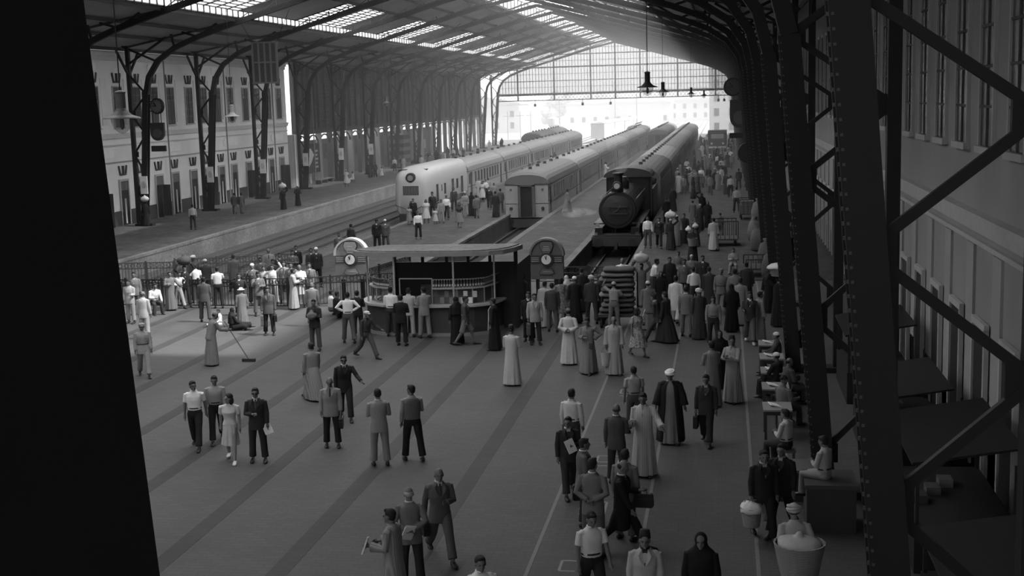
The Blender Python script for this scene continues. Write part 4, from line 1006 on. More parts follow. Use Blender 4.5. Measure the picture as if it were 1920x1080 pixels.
def robe_mesh(k, vx, seed=0, wide=1.0, hem=.05, cuff=.085, amp=.014):
    mb = MB(); torso(mb, k, [(-.1, .195, .15, 0), (.1, .185, .14, 0), (.30, .186, .142, .005), (.41, .19, .13, 0), (.475, .165, .105, -.008), (.52, .10, .08, -.008), (.555, .066, .064, 0)], 20)
    fy = (k['L'][2].y + k['Rr'][2].y) / 2; sp = abs(k['L'][2].y - k['Rr'][2].y)
    if k['P'].z > .6: loft_skirt(mb, k, .12, hem, .27 * wide, (.20 + sp * .34) * wide, 9, amp, seed, 0, fy + .0)
    else:
        for nm in ('L', 'Rr'):
            h, kn, an = k[nm]; mb.tube([h, h.lerp(kn, .5), kn, kn.lerp(an, .5), V((an.x, an.y, max(an.z + .02, .1)))], [.14, .135, .12, .125, .13], 14)
        h = (k['L'][1] + k['Rr'][1]) / 2; mb.ell((k['P'] + h) / 2 - V((0, 0, .03)), (.2, .26, .12), 14, 8)
    sleeves(mb, k, .066, .066, 1.0, cuff); return fuse(mb, vx, 'robe')
def skirt_mesh(k, vx, seed, hem, w_=.24, amp=.016, folds=11):
    mb = MB(); torso(mb, k, [(-.1, .185, .14, 0), (.0, .18, .13, 0), (.1, .155, .115, 0), (.15, .14, .105, 0)])
    fy = (k['L'][1].y + k['Rr'][1].y) / 2; loft_skirt(mb, k, .10, hem, w_, w_ * .92, folds, amp, seed, 0, fy, rt=(.15, .115)); return fuse(mb, vx, 'skirt')
def cloak_mesh(k, vx, seed):
    """open outer cloak: shell with a gap at the front"""
    rr = random.Random(seed); mb = MB(); n = 40; outer = []; T0 = k['P']; m = 14
    for i in range(m + 1):
        t = i / m; z = T0.z + .53 - (T0.z + .53 - .09) * t
        rx = (.10, .225)[min(1, int(t * 14 + .5))] if t < .05 else .235 + .09 * t; ry = .085 if t < .05 else .15 + .08 * t
        gap = .35 + .25 * t; ro = []; ri = []
        for q in range(n + 1):
            a = math.pi / 2 + gap + (2 * math.pi - 2 * gap) * q / n; wv = .014 * t * math.sin(9 * a + seed) + .01 * t * math.sin(17 * a)
            ro.append(V(((rx + wv) * math.cos(a), (ry + wv) * math.sin(a) - .01, z))); ri.append(V(((rx + wv - .02) * math.cos(a), (ry + wv - .02) * math.sin(a) - .01, z)))
        outer.append(ro + ri[::-1])
    mb.rings(outer)
    sleeves(mb, k, .088, .09, 1.0, .1)
    me = mb.mesh('cloak', True); me.materials.append(None); return me
def veil_mesh(k, vx, long_=.35):
    H = k['head']; T = k['hm']; t3 = T.to_3x3(); mb = MB()
    mb.ell(H + t3 @ V((0, -.028, .018)), (.098, .098, .118), 16, 12, T)
    torso(mb, k, [(.5 - long_, .225, .155, -.03), (.42, .222, .14, -.025), (.49, .2, .122, -.02), (.56, .11, .1, -.03), (.62, .09, .085, -.03)], 20)
    return fuse(mb, vx, 'veil')
def hair_mesh(k, style, vx):
    H = k['head']; T = k['hm']; t3 = T.to_3x3()
    def hp(x, y, z): return H + t3 @ V((x, y, z))
    mb = MB()
    if style == 'short': mb.ell(hp(0, -.024, .046), (.084, .096, .088), 14, 10, T).ell(hp(0, -.05, .0), (.074, .06, .075), 12, 8, T).ell(hp(0, .045, .098), (.055, .04, .028), 10, 6, T)
    elif style == 'thin': mb.ell(hp(0, -.035, .02), (.083, .082, .062), 14, 10, T)
    elif style == 'bald': mb.ell(hp(0, -.035, -.0), (.083, .08, .042), 14, 10, T)
    elif style == 'long':
        mb.ell(hp(0, -.028, .048), (.09, .1, .09), 14, 10, T).ell(hp(0, -.07, -.05), (.1, .06, .11), 12, 8, T)
        for s in (-1, 1): mb.ell(hp(s * .075, -.03, -.06), (.035, .055, .09), 10, 8, T)
    elif style == 'curly':
        rr = random.Random(1)
        for q in range(40):
            a = rr.uniform(0, 6.28); b = rr.uniform(.1, 1.5); mb.ell(hp(.08 * math.cos(a) * math.cos(b), -.025 + .085 * math.sin(a) * math.cos(b), .05 + .085 * math.sin(b)), (.028,) * 3, 8, 6)
    if mb.v: return fuse(mb, vx, 'hair', 1), 'hair'
    if style == 'skullcap': mb.ell(hp(0, -.016, .066), (.085, .1, .072), 18, 12, T).lathe((0, 0, 0), [], 3) if False else mb.ell(hp(0, -.016, .066), (.085, .1, .072), 18, 12, T); nm = 'skullcap'
    if style == 'turban':
        nm = 'turban'
        for j, (z, r, w_) in enumerate(((.035, .092, .03), (.062, .098, .032), (.092, .088, .03))):
            pts = [hp((r) * math.cos(a), -.016 + (r + .008) * math.sin(a), z + .014 * math.sin(a + j * 2)) for a in [2 * math.pi * q / 16 for q in range(17)]]; mb.tube(pts, w_ * .8, 8)
        mb.ell(hp(0, -.016, .09), (.078, .085, .055), 14, 8, T)
    if style == 'fez': nm = 'fez'; c = hp(0, -.02, .06); u = t3 @ V((0, -.12, 1)); mb.tube([c - u * .02, c + u * .05, c + u * .105, c + u * .112], [.088, .08, .07, .03], 18)
    if style == 'cap':
        nm = 'cap'; c = hp(0, -.015, .06); mb.ell(hp(0, -.02, .075), (.1, .11, .05), 18, 10, T); mb.tube([hp(0, -.015, .03), hp(0, -.015, .075)], [.09, .094], 18)
        mb.add([hp(-.06, .07, .05), hp(.06, .07, .05), hp(.045, .135, .035), hp(-.045, .135, .035), hp(-.06, .07, .058), hp(.06, .07, .058), hp(.045, .135, .043), hp(-.045, .135, .043)], [(0, 1, 2, 3), (7, 6, 5, 4), (0, 4, 5, 1), (1, 5, 6, 2), (2, 6, 7, 3), (3, 7, 4, 0)])
    if style == 'hat': nm = 'sun_hat'; mb.lathe(hp(0, -.01, .06), [(.0, .09), (.07, .085), (.09, .03), (.17, .0), (.17, -.01), (.0, -.01)][::-1], 20)
    me = mb.mesh(nm, True); me.materials.append(None); return me, nm
def eye_mesh(k, glasses=False):
    H = k['head']; t3 = k['hm'].to_3x3()
    def hp(x, y, z): return H + t3 @ V((x, y, z))
    if glasses:
        mb = MB()
        for s in (-1, 1): mb.ell(hp(s * .034, .092, .006), (.026, .012, .018), 10, 8, k['hm']); mb.bar(hp(s * .06, .09, .01), hp(s * .082, .0, .01), .006)
        mb.bar(hp(-.015, .1, .01), hp(.015, .1, .01), .006); me = mb.mesh('g', True); me.materials.append(None); return me
    r = []
    for s in (-1, 1): m_ = MB().ell(hp(s * .032, .078, .004), (.014, .008, .008), 8, 6, k['hm']).mesh('e', True); m_.materials.append(None); r.append(m_)
    return r
CACHE = {}
def cached(key, fn):
    if key not in CACHE: CACHE[key] = fn()
    return CACHE[key]
SKIN = .20
def person(x, y, face, legs='stand', al='hang', ar='hang', lean=0, yaw=0, nod=0, wear='shirt', top=.6, bot=.05, shoes=.03, hair='short', hairv=.02, skin=.16, h=1.72, z=0.0, label='', group=None, lod=0, seed=0, tie=None, inner=.6, glasses=False, topk='cloth', extra=()):
    """one person: an empty at the feet, one continuous body mesh, clothing and hair as parts"""
    vx = .0115 if lod == 0 else .019
    key = (legs, al, ar, lean, yaw, nod); fem = wear in ('dress', 'blouse', 'veiled')
    t = thing('person', label, 'person', (x, y, z), R(face), group, h / 1.72)
    bm_, k = cached(('body', key, fem, lod), lambda: body_mesh(key, fem, vx))
    cv = .013 if lod == 0 else .022
    def put(nm, me, mat):
        o = bpy.data.objects.new(nm, me); COL.objects.link(o); o.parent = t
        o.material_slots[0].link = 'OBJECT'; o.material_slots[0].material = mat; return o
    put('body', bm_, M(skin, .6)); K = (key, lod)
    sh = M(shoes, .4)
    if wear not in ('veiled',) or lod == 0:
        put('shoe', cached(('shoeL', key), lambda: shoe_mesh(k, 'L')), sh); put('shoe', cached(('shoeR', key), lambda: shoe_mesh(k, 'Rr')), sh)
    tm = M(top, .85, topk); bmat = M(bot, .85, 'cloth')
    if wear in ('shirt', 'tshirt', 'vest', 'suit', 'overcoat'):
        put('trousers', cached(('tr', K), lambda: trouser_mesh(k, cv)), bmat)
    if wear in ('uniform', 'uniform_long'): put('shorts' if wear == 'uniform' else 'trousers', cached(('sho', K, wear), lambda: trouser_mesh(k, cv, wear == 'uniform')), bmat)
    if wear in ('shirt', 'tshirt'):
        put('shirt', cached(('sh', K, wear), lambda: shirt_mesh(k, cv, 1.0 if wear == 'shirt' else .5)), tm)
        if lod == 0:
            put('belt', cached(('belt', key), lambda: ring_mesh(k, .125, .171, .126, .03)), M(.03, .4))
            put('collar', cached(('collar', key), lambda: ring_mesh(k, .55, .068, .068, .03)), tm)
    if wear == 'vest':
        put('shirt', cached(('sh', K, 'shirt'), lambda: shirt_mesh(k, cv, 1.0)), M(inner, .85, 'cloth'))
        put('vest', cached(('vest', K), lambda: vest_mesh(k, cv)), tm)
    if wear in ('suit', 'uniform', 'uniform_long', 'overcoat'):
        put('jacket', cached(('jk', K, wear), lambda: jacket_mesh(k, cv, .28 if wear == 'overcoat' else .02, wear[:3] == 'uni')), tm)
        if wear in ('suit', 'overcoat'):
            put('shirt_front', cached(('sf', key), lambda: plate(k, [(-.048, .545, .066), (0, .30, .158), (.048, .545, .066), (0, .555, .075)])), M(inner, .8))
            if lod == 0: put('collar', cached(('collar', key), lambda: ring_mesh(k, .55, .068, .068, .03)), M(inner, .8))
            if tie is not None: put('tie', cached(('tie', key), lambda: plate(k, [(-.016, .525, .092), (-.022, .36, .156), (0, .31, .164), (.022, .36, .156), (.016, .525, .092)])), M(tie, .7))
            if lod == 0:
                for s in (-1, 1): put('lapel', cached(('lap', key, s), lambda: plate(k, [(s * .045, .545, .072), (s * .005, .30, .163), (s * .075, .40, .154), (s * .095, .47, .132)][::s])), tm)
        else:
            put('belt', cached(('beltu', key), lambda: ring_mesh(k, .15, .178, .138, .045)), M(.12))
            if lod == 0:
                for s in (-1, 1): put('pocket', cached(('pk', key, s), lambda: plate(k, [(s * .05, .42, .15), (s * .05, .34, .158), (s * .12, .34, .148), (s * .12, .42, .138)][::s])), tm)
    if wear in ('robe', 'cloaked', 'veiled'):
        put('robe', cached(('robe', K, seed % 3), lambda: robe_mesh(k, cv, seed % 3)), tm if wear != 'cloaked' else M(inner, .85, 'stripe'))
        if wear == 'cloaked': put('cloak', cached(('cloak', K), lambda: cloak_mesh(k, cv, 2)), tm)
        if lod == 0 and wear == 'robe': put('neckline', cached(('nl', key), lambda: plate(k, [(-.018, .54, .075), (-.01, .32, .158), (.01, .32, .158), (.018, .54, .075)])), M(top * .5, .8))
    if wear == 'veiled': put('veil', cached(('veil', K), lambda: veil_mesh(k, cv)), tm)
    if wear in ('dress', 'blouse'):
        put('blouse', cached(('bl', K), lambda: blouse_mesh(k, cv, wear == 'blouse')), tm)
        put('skirt', cached(('sk', K, wear), lambda: skirt_mesh(k, cv, 3, .42 if wear == 'blouse' else .34, .22 if wear == 'blouse' else .32)), M(bot, .85, topk))
    if hair and wear != 'veiled':
        me, nm = cached(('hair', K if hair in ('short', 'thin', 'bald', 'long', 'curly') else key, hair), lambda: hair_mesh(k, hair, .011 if lod == 0 else .02)); put(nm, me, M(hairv, .7))
        if hair in ('skullcap', 'fez', 'cap', 'turban') and lod == 0:
            me, nm = cached(('hair', K, 'thin'), lambda: hair_mesh(k, 'thin', .011)); put('hair', me, M(.02, .7))
    if lod == 0:
        if glasses: put('sunglasses', cached(('gl', key), lambda: eye_mesh(k, True)), M(.01, .2))
        else:
            for me in cached(('eye', key), lambda: eye_mesh(k)): put('eye', me, M(.03, .3))
    t['k'] = 0; del t['k']
    Wm = Matrix.Translation((x, y, z)) @ Matrix.Rotation(R(face), 4, 'Z') @ Matrix.Scale(h / 1.72, 4)
    return t, (lambda nm, f=.09: Wm @ (k[nm][2] + k[nm][3] * f)), Wm, k
def ring_mesh(k, t_, rx, ry, hgt):
    c = k['P'] + k['up'] * t_; rs = []
    for dt, dr in ((-hgt/2, -.01), (-hgt/2, .006), (hgt/2, .006), (hgt/2, -.01)):
        rs.append([c + k['up'] * dt + V((1, 0, 0)) * (rx + dr) * math.cos(a) + k['fw'] * (ry + dr) * math.sin(a) for a in [2 * math.pi * q / 20 for q in range(20)]])
    mb = MB().rings(rs, cap=False); me = mb.mesh('ring', True); me.materials.append(None); return me
def vest_mesh(k, vx):
    mb = MB(); torso(mb, k, [(.03, .185, .135, 0), (.12, .186, .138, 0), (.3, .196, .144, .005), (.42, .2, .132, 0), (.485, .15, .112, -.008), (.51, .11, .09, -.008)], 20); return fuse(mb, vx, 'vest')
def blouse_mesh(k, vx, pep):
    mb = MB(); torso(mb, k, [(.02 if pep else .1, .185 if pep else .14, .135 if pep else .11, 0), (.15, .142, .112, 0), (.22, .15, .115, 0), (.33, .172, .142, .015), (.42, .178, .118, 0), (.49, .165, .098, -.008), (.53, .09, .07, -.006), (.545, .062, .06, 0)], 20)
    sleeves(mb, k, .062, .05, .5); return fuse(mb, vx, 'blouse')

# ---------------------------------------------------------------- things people carry
def bag(p, label, v=.03, w_=.36, h_=.26, d_=.1, rz=0.0, name='briefcase', cat='bag', handle=True):
    t = thing(name, label, cat, (p[0], p[1], p[2] - h_ - .06), rz)
    c = .03; pl = [(-w_/2 + c, 0), (w_/2 - c, 0), (w_/2, c), (w_/2 - .01, h_ - c), (w_/2 - c - .01, h_), (-w_/2 + c + .01, h_), (-w_/2 + .01, h_ - c), (-w_/2, c)]
    MB().prism(pl, -d_/2, d_/2).build('case', M(v, .5), t)
    if handle: MB().tube([(-.06, 0, h_ - .01), (-.05, 0, h_ + .05), (.05, 0, h_ + .05), (.06, 0, h_ - .01)], .011, 6).build('handle', M(v * .8, .4), t)
    MB().box(-w_/2 - .003, w_/2 + .003, -d_/2 - .005, d_/2 + .005, h_ * .62, h_ * .65).build('strap', M(v * 1.6, .4), t)
    return t
def basket(p, label, r=.2, h_=.34, v=.4, cloth=.75, handles=True):
    """round wicker basket; p is the middle of its rim"""
    t = thing('wicker_basket', label, 'basket', (p[0], p[1], p[2] - h_))
    MB().lathe((0, 0, 0), [(0, 0), (r * .74, 0), (r * .86, h_ * .45), (r, h_), (r * .94, h_), (r * .8, h_ * .45), (r * .68, .02), (0, .02)], 22).build('basket', M(v, .9, 'straw'), t)
    if cloth is not None:
        rr = random.Random(int(r * 100)); rs = []
        for rad, z in ((r * 1.1, h_ * .8), (r * 1.05, h_ + .01), (r * .8, h_ + .07), (r * .4, h_ + .11), (.01, h_ + .12)):
            rs.append([((rad + rr.uniform(-.1, .1) * r) * math.cos(a), (rad + rr.uniform(-.1, .1) * r) * math.sin(a), z + rr.uniform(-.02, .02)) for a in [2 * math.pi * q / 18 for q in range(18)]])
        MB().rings(rs).build('cover_cloth', M(cloth, .9, 'cloth'), t, smooth=True)
    if handles: MB().tube([(-r * .95, 0, h_ - .02), (-r * .5, 0, h_ + .14), (r * .5, 0, h_ + .14), (r * .95, 0, h_ - .02)], .013, 6).build('handle', M(.2), t)
    return t
def bundle(p, label, r=(.3, .25, .2), v=.6, name='cloth_bundle', cat='bundle'):
    mb = MB(); mb.ell((0, 0, r[2]), r, 16, 12); rr = random.Random(int(p[0] * 10))
    for q in range(5): mb.ell((rr.uniform(-.5, .5) * r[0], rr.uniform(-.5, .5) * r[1], r[2] * rr.uniform(.7, 1.5)), (r[0] * .6, r[1] * .6, r[2] * .55), 12, 8)
    mb.ell((0, 0, r[2] * 2.05), (.07, .07, .08), 8, 6)
    me = cached(('bundle', r, int(p[0] * 10)), lambda: fuse(mb, .025, 'bundle', 2)); o = bpy.data.objects.new(name, me); COL.objects.link(o); o.location = p
    o.material_slots[0].link = 'OBJECT'; o.material_slots[0].material = M(v, .9, 'cloth'); return tag(o, label, cat)
def paper(p, label, rz=0.0, w_=.2, h_=.28, v=.8, tilt=20):
    o = MB().box(-w_/2, w_/2, -.008, .008, -h_/2, h_/2).box(-w_/2, w_/2 - .02, -.016, -.01, -h_/2 + .01, h_/2 - .02).build('newspaper', M(v, .9), None, label=label, cat='paper'); o.location = p; o.rotation_euler = (R(tilt), R(15), R(rz)); return o

# ---------------------------------------------------------------- the people in view, placed on the floor in metres
a = person(-12.74, 28.69, 192, legs='walk', al='bwd', ar='hang', yaw=35, wear='tshirt', top=0.82, bot=0.02, label='young man in a white short-sleeved shirt and black trousers, leftmost of the walking four')
a = person(-12.45, 29.29, 201, legs='walk2', al='hang', ar='hang', nod=8, wear='shirt', top=0.33, bot=0.015, h=1.72, label='youth in a grey shirt walking behind the young woman')
a = person(-11.43, 27.65, 194, legs='walk', al='hang', ar='bwd', yaw=-50, wear='blouse', top=0.62, bot=0.5, shoes=0.7, hair='long', skin=0.24, h=1.66, label='young woman in pale blouse and skirt with dark shoulder-length hair')
a = person(-10.75, 27.61, 195, legs='stand', al='hang', ar='front', wear='suit', top=0.035, bot=0.03, inner=0.8, tie=0.06, glasses=True, h=1.76, label='man in a dark suit and sunglasses, one arm bent, newspaper under the other')
paper(a[1]('al', .1), 'folded newspaper under the arm of the man in sunglasses', 215)
a = person(-9.39, 28.98, 194, legs='stand', al='hang', ar='hang', nod=10, wear='suit', top=0.27, bot=0.02, inner=0.3, tie=0.03, hair='bald', hairv=0.3, h=1.72, label='balding man in a light tweed jacket carrying a dark briefcase')
bag(a[1]('al', .08), 'dark briefcase of the balding man in the light jacket', 0.02, rz=R(283))
a = person(-9.85, 31.66, 199, legs='walk', al='out', ar='hang', wear='suit', top=0.02, bot=0.02, inner=0.75, tie=0.02, glasses=True, h=1.76, label='man in black suit and sunglasses just behind the balding man')
a = person(-11.47, 33.89, 39, legs='stride', al='hang', ar='fwd', wear='robe', top=0.24, topk='stripe', h=1.7, label='figure in a grey flowing robe striding away, left of the man in black suit')
a = person(-7.79, 27.49, 20, legs='stand', al='front', ar='front', wear='suit', top=0.27, bot=0.22, h=1.78, label='man in a light grey suit seen from behind, left of the standing pair')
a = person(-7.12, 27.93, 24, legs='apart', al='hang', ar='front', yaw=40, wear='vest', top=0.12, inner=0.28, bot=0.015, h=1.78, label='man in a knitted waistcoat and black trousers, right of the standing pair')
a = person(-5.09, 21.70, -155, legs='stride', al='front', ar='bwd', wear='suit', top=0.1, bot=0.1, inner=0.5, tie=0.04, hair='bald', hairv=0.03, h=1.8, label='bald man in a dark grey suit striding towards the viewer with a round black bag')
bag(a[1]('ar', .08), 'round black soft bag of the striding bald man', 0.012, rz=R(-64))
a = person(-5.30, 20.35, 17, legs='stand', al='behind', ar='behind', wear='suit', top=0.17, bot=0.03, hair='thin', hairv=0.4, h=1.74, label='grey-haired man seen from behind holding a folded paper behind his back')
paper(a[1]('ar', .1), 'folded paper held behind the back of the grey-haired man', 36)
a = person(-5.29, 19.15, 80, legs='stand', al='carry', ar='front', wear='robe', top=0.28, topk='stripe', h=1.76, hair='short', label='dark-haired man in a striped robe reading a paper at the lower edge')
paper(a[1]('al', .1), 'small white paper in the hand of the man in the striped robe', 100)
a = person(-3.51, 17.36, -154, legs='stand', wear='shirt', top=0.75, bot=0.05, hair='short', h=1.7, label='man in a white shirt of whom only head and shoulders show at the lower edge')
a = person(-6.10, 35.84, -12, legs='stand', al='front', ar='front', wear='robe', top=0.48, hair='fez', h=1.72, label='man in a long pale robe and dark fez standing alone in mid floor')
a = person(-17.82, 36.61, 210, legs='walk', al='hang', ar='hang', wear='uniform_long', top=0.32, bot=0.28, hair='cap', hairv=0.3, h=1.74, label='man in pale belted uniform and cap walking in at the left edge')
a = person(-16.32, 38.33, -47, legs='stand', al='push', ar='push', lean=14, nod=15, wear='robe', top=0.22, hair='skullcap', hairv=0.22, h=1.72, label='sweeper in a long grey robe bending over his broom')
h_ = a[1]("ar", .05); g_ = a[2] @ V((.25, 1.15, .05))
t = thing("broom", 'long-handled broom of the sweeper in the grey robe', "broom", (g_.x, g_.y, 0))
MB().tube([(0, 0, .07), tuple((h_ - V((g_.x, g_.y, 0))) * 1.25 - V((0, 0, .0)))], .016, 6).build("handle", M(.2), t)
MB().box(-.22, .22, -.05, .05, .0, .1).build("bristles", M(.04), t)
a = person(-16.31, 43.66, 198, legs='stand', al='hang', ar='hang', wear='suit', top=0.1, bot=0.03, inner=0.3, tie=0.03, hair='short', h=1.74, label='man in open dark coat carrying a suitcase and a bag across the sunny floor')
bag(a[1]('ar', .08), 'light brown suitcase of the man crossing the sunny floor', 0.12, 0.3, 0.4, rz=R(288))
bag(a[1]('al', .08), 'dark bag in the other hand of the man crossing the sunny floor', 0.02, rz=R(288))
a = person(-18.00, 45.40, 30, legs='stand', al='hang', ar='hang', wear='robe', top=0.19, hair='hat', hairv=0.8, h=1.45, label='girl in a long grey dress and round white hat seen from behind')
a = person(-18.09, 44.61, -58, legs='ground', al='knee', ar='knee', wear='veiled', top=0.015, h=1.6, label='woman in black sitting on the sunny floor')
a = person(-18.93, 45.39, 143, legs='ground', al='knee', ar='front', wear='shirt', top=0.75, bot=0.5, h=1.25, label='small child in white sitting beside the woman in black')
a = person(-19.87, 46.32, 15, legs='apart', al='hang', ar='hang', wear='suit', top=0.08, bot=0.08, h=1.76, label='man in dark suit with his back turned near the fence, left of the sitting woman', lod=1)
a = person(-20.70, 42.78, -4, legs='stand', al='hang', ar='hang', wear='suit', top=0.48, bot=0.4, hair='thin', hairv=0.1, h=1.74, label='man in a cream suit seen from behind at the far left')
a = person(-22.83, 46.08, 176, legs='stand', al='carry', ar='hang', wear='suit', top=0.4, bot=0.3, h=1.7, label='man in pale suit beyond the man in the cream suit', lod=1)
a = person(-23.57, 48.06, 196, legs='stand', wear='suit', top=0.2, bot=0.1, h=1.74, label='man in grey suit leftmost by the fence', lod=1)
a = person(-22.88, 48.31, -135, legs='sit', al='knee', ar='front', lean=12, wear='shirt', top=0.75, bot=0.04, h=1.7, label='man in white shirt sitting hunched by the fence', lod=1)
a = person(-22.52, 49.10, -145, legs='stand', al='out', ar='front', wear='robe', top=0.17, topk='stripe', h=1.6, label='child in a striped robe beside the man sitting hunched', lod=1)
a = person(-22.43, 49.63, -126, legs='walk', al='hip', ar='front', lean=12, wear='shirt', top=0.6, bot=0.3, h=1.6, label='boy in pale clothes leaning beside the porter', lod=1)
a = person(-22.34, 50.18, 214, legs='walk', al='up', ar='up', wear='suit', top=0.02, bot=0.02, inner=0.4, h=1.76, label='porter in dark clothes with both arms raised to the load on his head', lod=1)
bundle(a[2] @ (a[3]["head"] + V((0, -.02, .13))), 'dark bundle with pale cloth on the raised arms porter', v=0.06)
a = person(-23.34, 53.42, 209, legs='stand', wear='uniform_long', top=0.1, bot=0.1, hair='turban', hairv=0.8, h=1.74, label='man in dark coat and white turban behind the fence', lod=1)
a = person(-22.22, 51.02, 29, legs='stand', wear='tshirt', top=0.75, bot=0.05, h=1.66, label='man in white shirt behind the fence below the white turban', lod=1)
a = person(-22.25, 52.18, 33, legs='stand', al='front', ar='hang', wear='suit', top=0.06, bot=0.05, inner=0.5, hair='curly', hairv=0.7, h=1.7, label='white-haired person in dark coat behind the fence', lod=1)
a = person(-20.66, 49.61, 23, legs='stand', al='hang', ar='face', wear='tshirt', top=0.78, bot=0.03, h=1.72, label='man in white shirt shading his face with a raised arm at the fence', lod=1)
a = person(-21.69, 54.01, 37, legs='walk', wear='overcoat', top=0.14, bot=0.06, hair='short', hairv=0.05, h=1.76, label='man in long grey coat walking away up the ramp beyond the fence', lod=1)
a = person(-19.00, 47.78, 197, legs='stand', al='behind', ar='behind', wear='suit', top=0.04, bot=0.04, inner=0.8, h=1.7, label='man in black suit with bright shirt collar facing the viewer near the fence', lod=1)
a = person(-19.44, 50.42, 191, legs='stand', al='hang', ar='face', wear='suit', top=0.13, bot=0.05, hair='skullcap', hairv=0.9, h=1.74, label='man in white cap and dark grey jacket by the gate', lod=1)
a = person(-18.22, 47.78, -149, legs='stand', al='front', ar='face', nod=15, wear='suit', top=0.16, bot=0.14, inner=0.75, h=1.76, label='man with open jacket and white shirt looking down beside the gate', lod=1)
a = person(-18.57, 50.41, 190, legs='stand', al='up', ar='hip', wear='shirt', top=0.7, bot=0.35, h=1.7, label='youth in white shirt with one arm raised to his head at the gate', lod=1)
a = person(-20.49, 55.26, 200, legs='stand', wear='suit', top=0.25, bot=0.2, inner=0.5, tie=0.05, hair='bald', h=1.82, label='tall man in light grey suit standing highest at the back of the gate crowd', lod=1)
a = person(-19.61, 54.27, 200, legs='stand', wear='suit', top=0.05, bot=0.04, inner=0.7, tie=0.1, h=1.72, label='man in black suit right of the tall grey-suited man', lod=1)
a = person(-19.34, 55.23, 194, legs='stand', al='front', ar='front', wear='suit', top=0.12, bot=0.08, h=1.72, label='man in mid-grey suit with hands folded at the back of the crowd', lod=1)
a = person(-19.76, 56.93, 199, legs='stand', wear='suit', top=0.02, bot=0.02, inner=0.8, h=1.74, label='farthest man in black suit behind the gate crowd', lod=1)
a = person(-18.32, 55.53, 200, legs='stand', al='hang', ar='hang', wear='suit', top=0.03, bot=0.02, inner=0.8, hair='skullcap', hairv=0.85, h=1.8, label='man in black with white skullcap at the right of the gate crowd', lod=1)
a = person(-18.85, 56.38, 196, legs='stand', wear='suit', top=0.06, bot=0.05, h=1.68, label='man half hidden beside the white skullcap', lod=1)
a = person(-18.27, 50.96, 198, legs='stand', wear='suit', top=0.2, bot=0.15, inner=0.7, tie=0.04, h=1.76, label='man in grey suit and tie in the middle of the gate crowd', lod=1)
a = person(-17.85, 50.67, 194, legs='stand', wear='suit', top=0.15, bot=0.1, inner=0.7, tie=0.03, h=1.74, label='man in dark grey suit left of the white-jacketed man', lod=1)
a = person(-17.20, 49.84, 201, legs='stand', al='front', ar='hang', wear='overcoat', top=0.85, bot=0.3, hair='thin', h=1.76, label='man in a bright white jacket at the gate', lod=1)
a = person(-17.31, 49.31, -71, legs='stand', al='carry', ar='front', wear='robe', top=0.38, h=1.66, label='man in light grey robe in profile before the white-jacketed man', lod=1)
a = person(-16.96, 50.38, 197, legs='stand', wear='suit', top=0.16, bot=0.14, inner=0.75, tie=0.03, h=1.76, label='man in grey suit right of the white-jacketed man', lod=1)
a = person(-19.16, 52.12, 200, legs='stand', wear='suit', top=0.06, bot=0.04, inner=0.75, tie=0.2, h=1.7, label='man in dark suit and pale shirt behind the youth with raised arm', lod=1)
a = person(-19.94, 52.73, 201, legs='stand', wear='suit', top=0.14, bot=0.1, h=1.72, label='man in grey suit at the left of the gate crowd', lod=1)
a = person(-19.05, 50.69, 193, legs='stand', wear='robe', top=0.4, h=1.6, label='figure in pale robe among the gate crowd', lod=1)
a = person(-13.65, 40.84, 178, legs='stand', al='front', ar='front', nod=5, wear='suit', top=0.035, bot=0.08, inner=0.08, h=1.74, label='man in dark jacket hugging a round bundle against his belly')
bundle(a[2] @ (a[3]["waist"] + V((0, .27, .0))), 'round checked bundle held against the belly of the man in the dark jacket', (.17, .15, .13), 0.16)
a = person(-15.23, 45.40, 7, legs='stand', wear='suit', top=0.25, bot=0.15, hair='bald', hairv=0.2, h=1.66, label='balding man in grey jacket behind the man with the round bundle')
a = person(-14.79, 47.03, -43, legs='squat', al='knee', ar='knee', wear='robe', top=0.015, hair='short', h=1.7, label='person in black crouching against the fence left of the kiosk', lod=1)
a = person(-15.25, 47.76, -52, legs='squat', al='out', ar='knee', wear='shirt', top=0.7, bot=0.1, h=1.6, label='child in white reaching out an arm by the fence', lod=1)
a = person(-12.88, 42.18, 13, legs='apart', al='hip', ar='hip', wear='shirt', top=0.8, bot=0.09, h=1.78, label='man in white shirt with hands on hips facing the kiosk')
a = person(-12.86, 43.27, 7, legs='stand', al='front', ar='front', wear='suit', top=0.02, bot=0.04, h=1.66, label='man in black jacket at the left end of the kiosk counter')
a = person(-11.51, 39.55, -124, legs='stride', al='out', ar='hang', lean=6, wear='shirt', top=0.05, bot=0.08, hair='cap', hairv=0.6, h=1.66, label='worker in dark overalls and pale cap walking past the kiosk')
a = person(-11.67, 43.39, 9, legs='stand', al='carry', ar='carry', wear='shirt', top=0.82, bot=0.04, h=1.76, label='customer in white shirt and dark trousers at the kiosk')
a = person(-10.88, 41.73, 1, legs='stand', al='front', ar='front', wear='suit', top=0.015, bot=0.015, h=1.74, label='customer in black suit behind the kiosk queue')
a = person(-10.99, 43.29, 4, legs='stand', al='front', ar='front', nod=18, wear='suit', top=0.45, bot=0.36, h=1.74, label='customer in a cream jacket leaning to the kiosk')
a = person(-10.40, 43.10, 32, legs='stand', al='carry', ar='front', yaw=15, wear='suit', top=0.25, bot=0.25, h=1.8, label='tall customer in light grey suit at the kiosk')
a = person(-9.03, 42.04, 42, legs='stand', wear='veiled', top=0.012, h=1.62, label='woman in black veil by the kiosk counter')
a = person(-8.68, 41.85, -83, legs='walk', al='hip', ar='hang', wear='uniform', top=0.07, bot=0.16, hair='short', h=1.72, label='man in dark shirt and khaki shorts passing the kiosk')
a = person(-7.54, 41.04, 85, legs='stand', wear='robe', top=0.012, hair='short', h=1.72, label='man in a black robe with a long white scarf right of the kiosk')
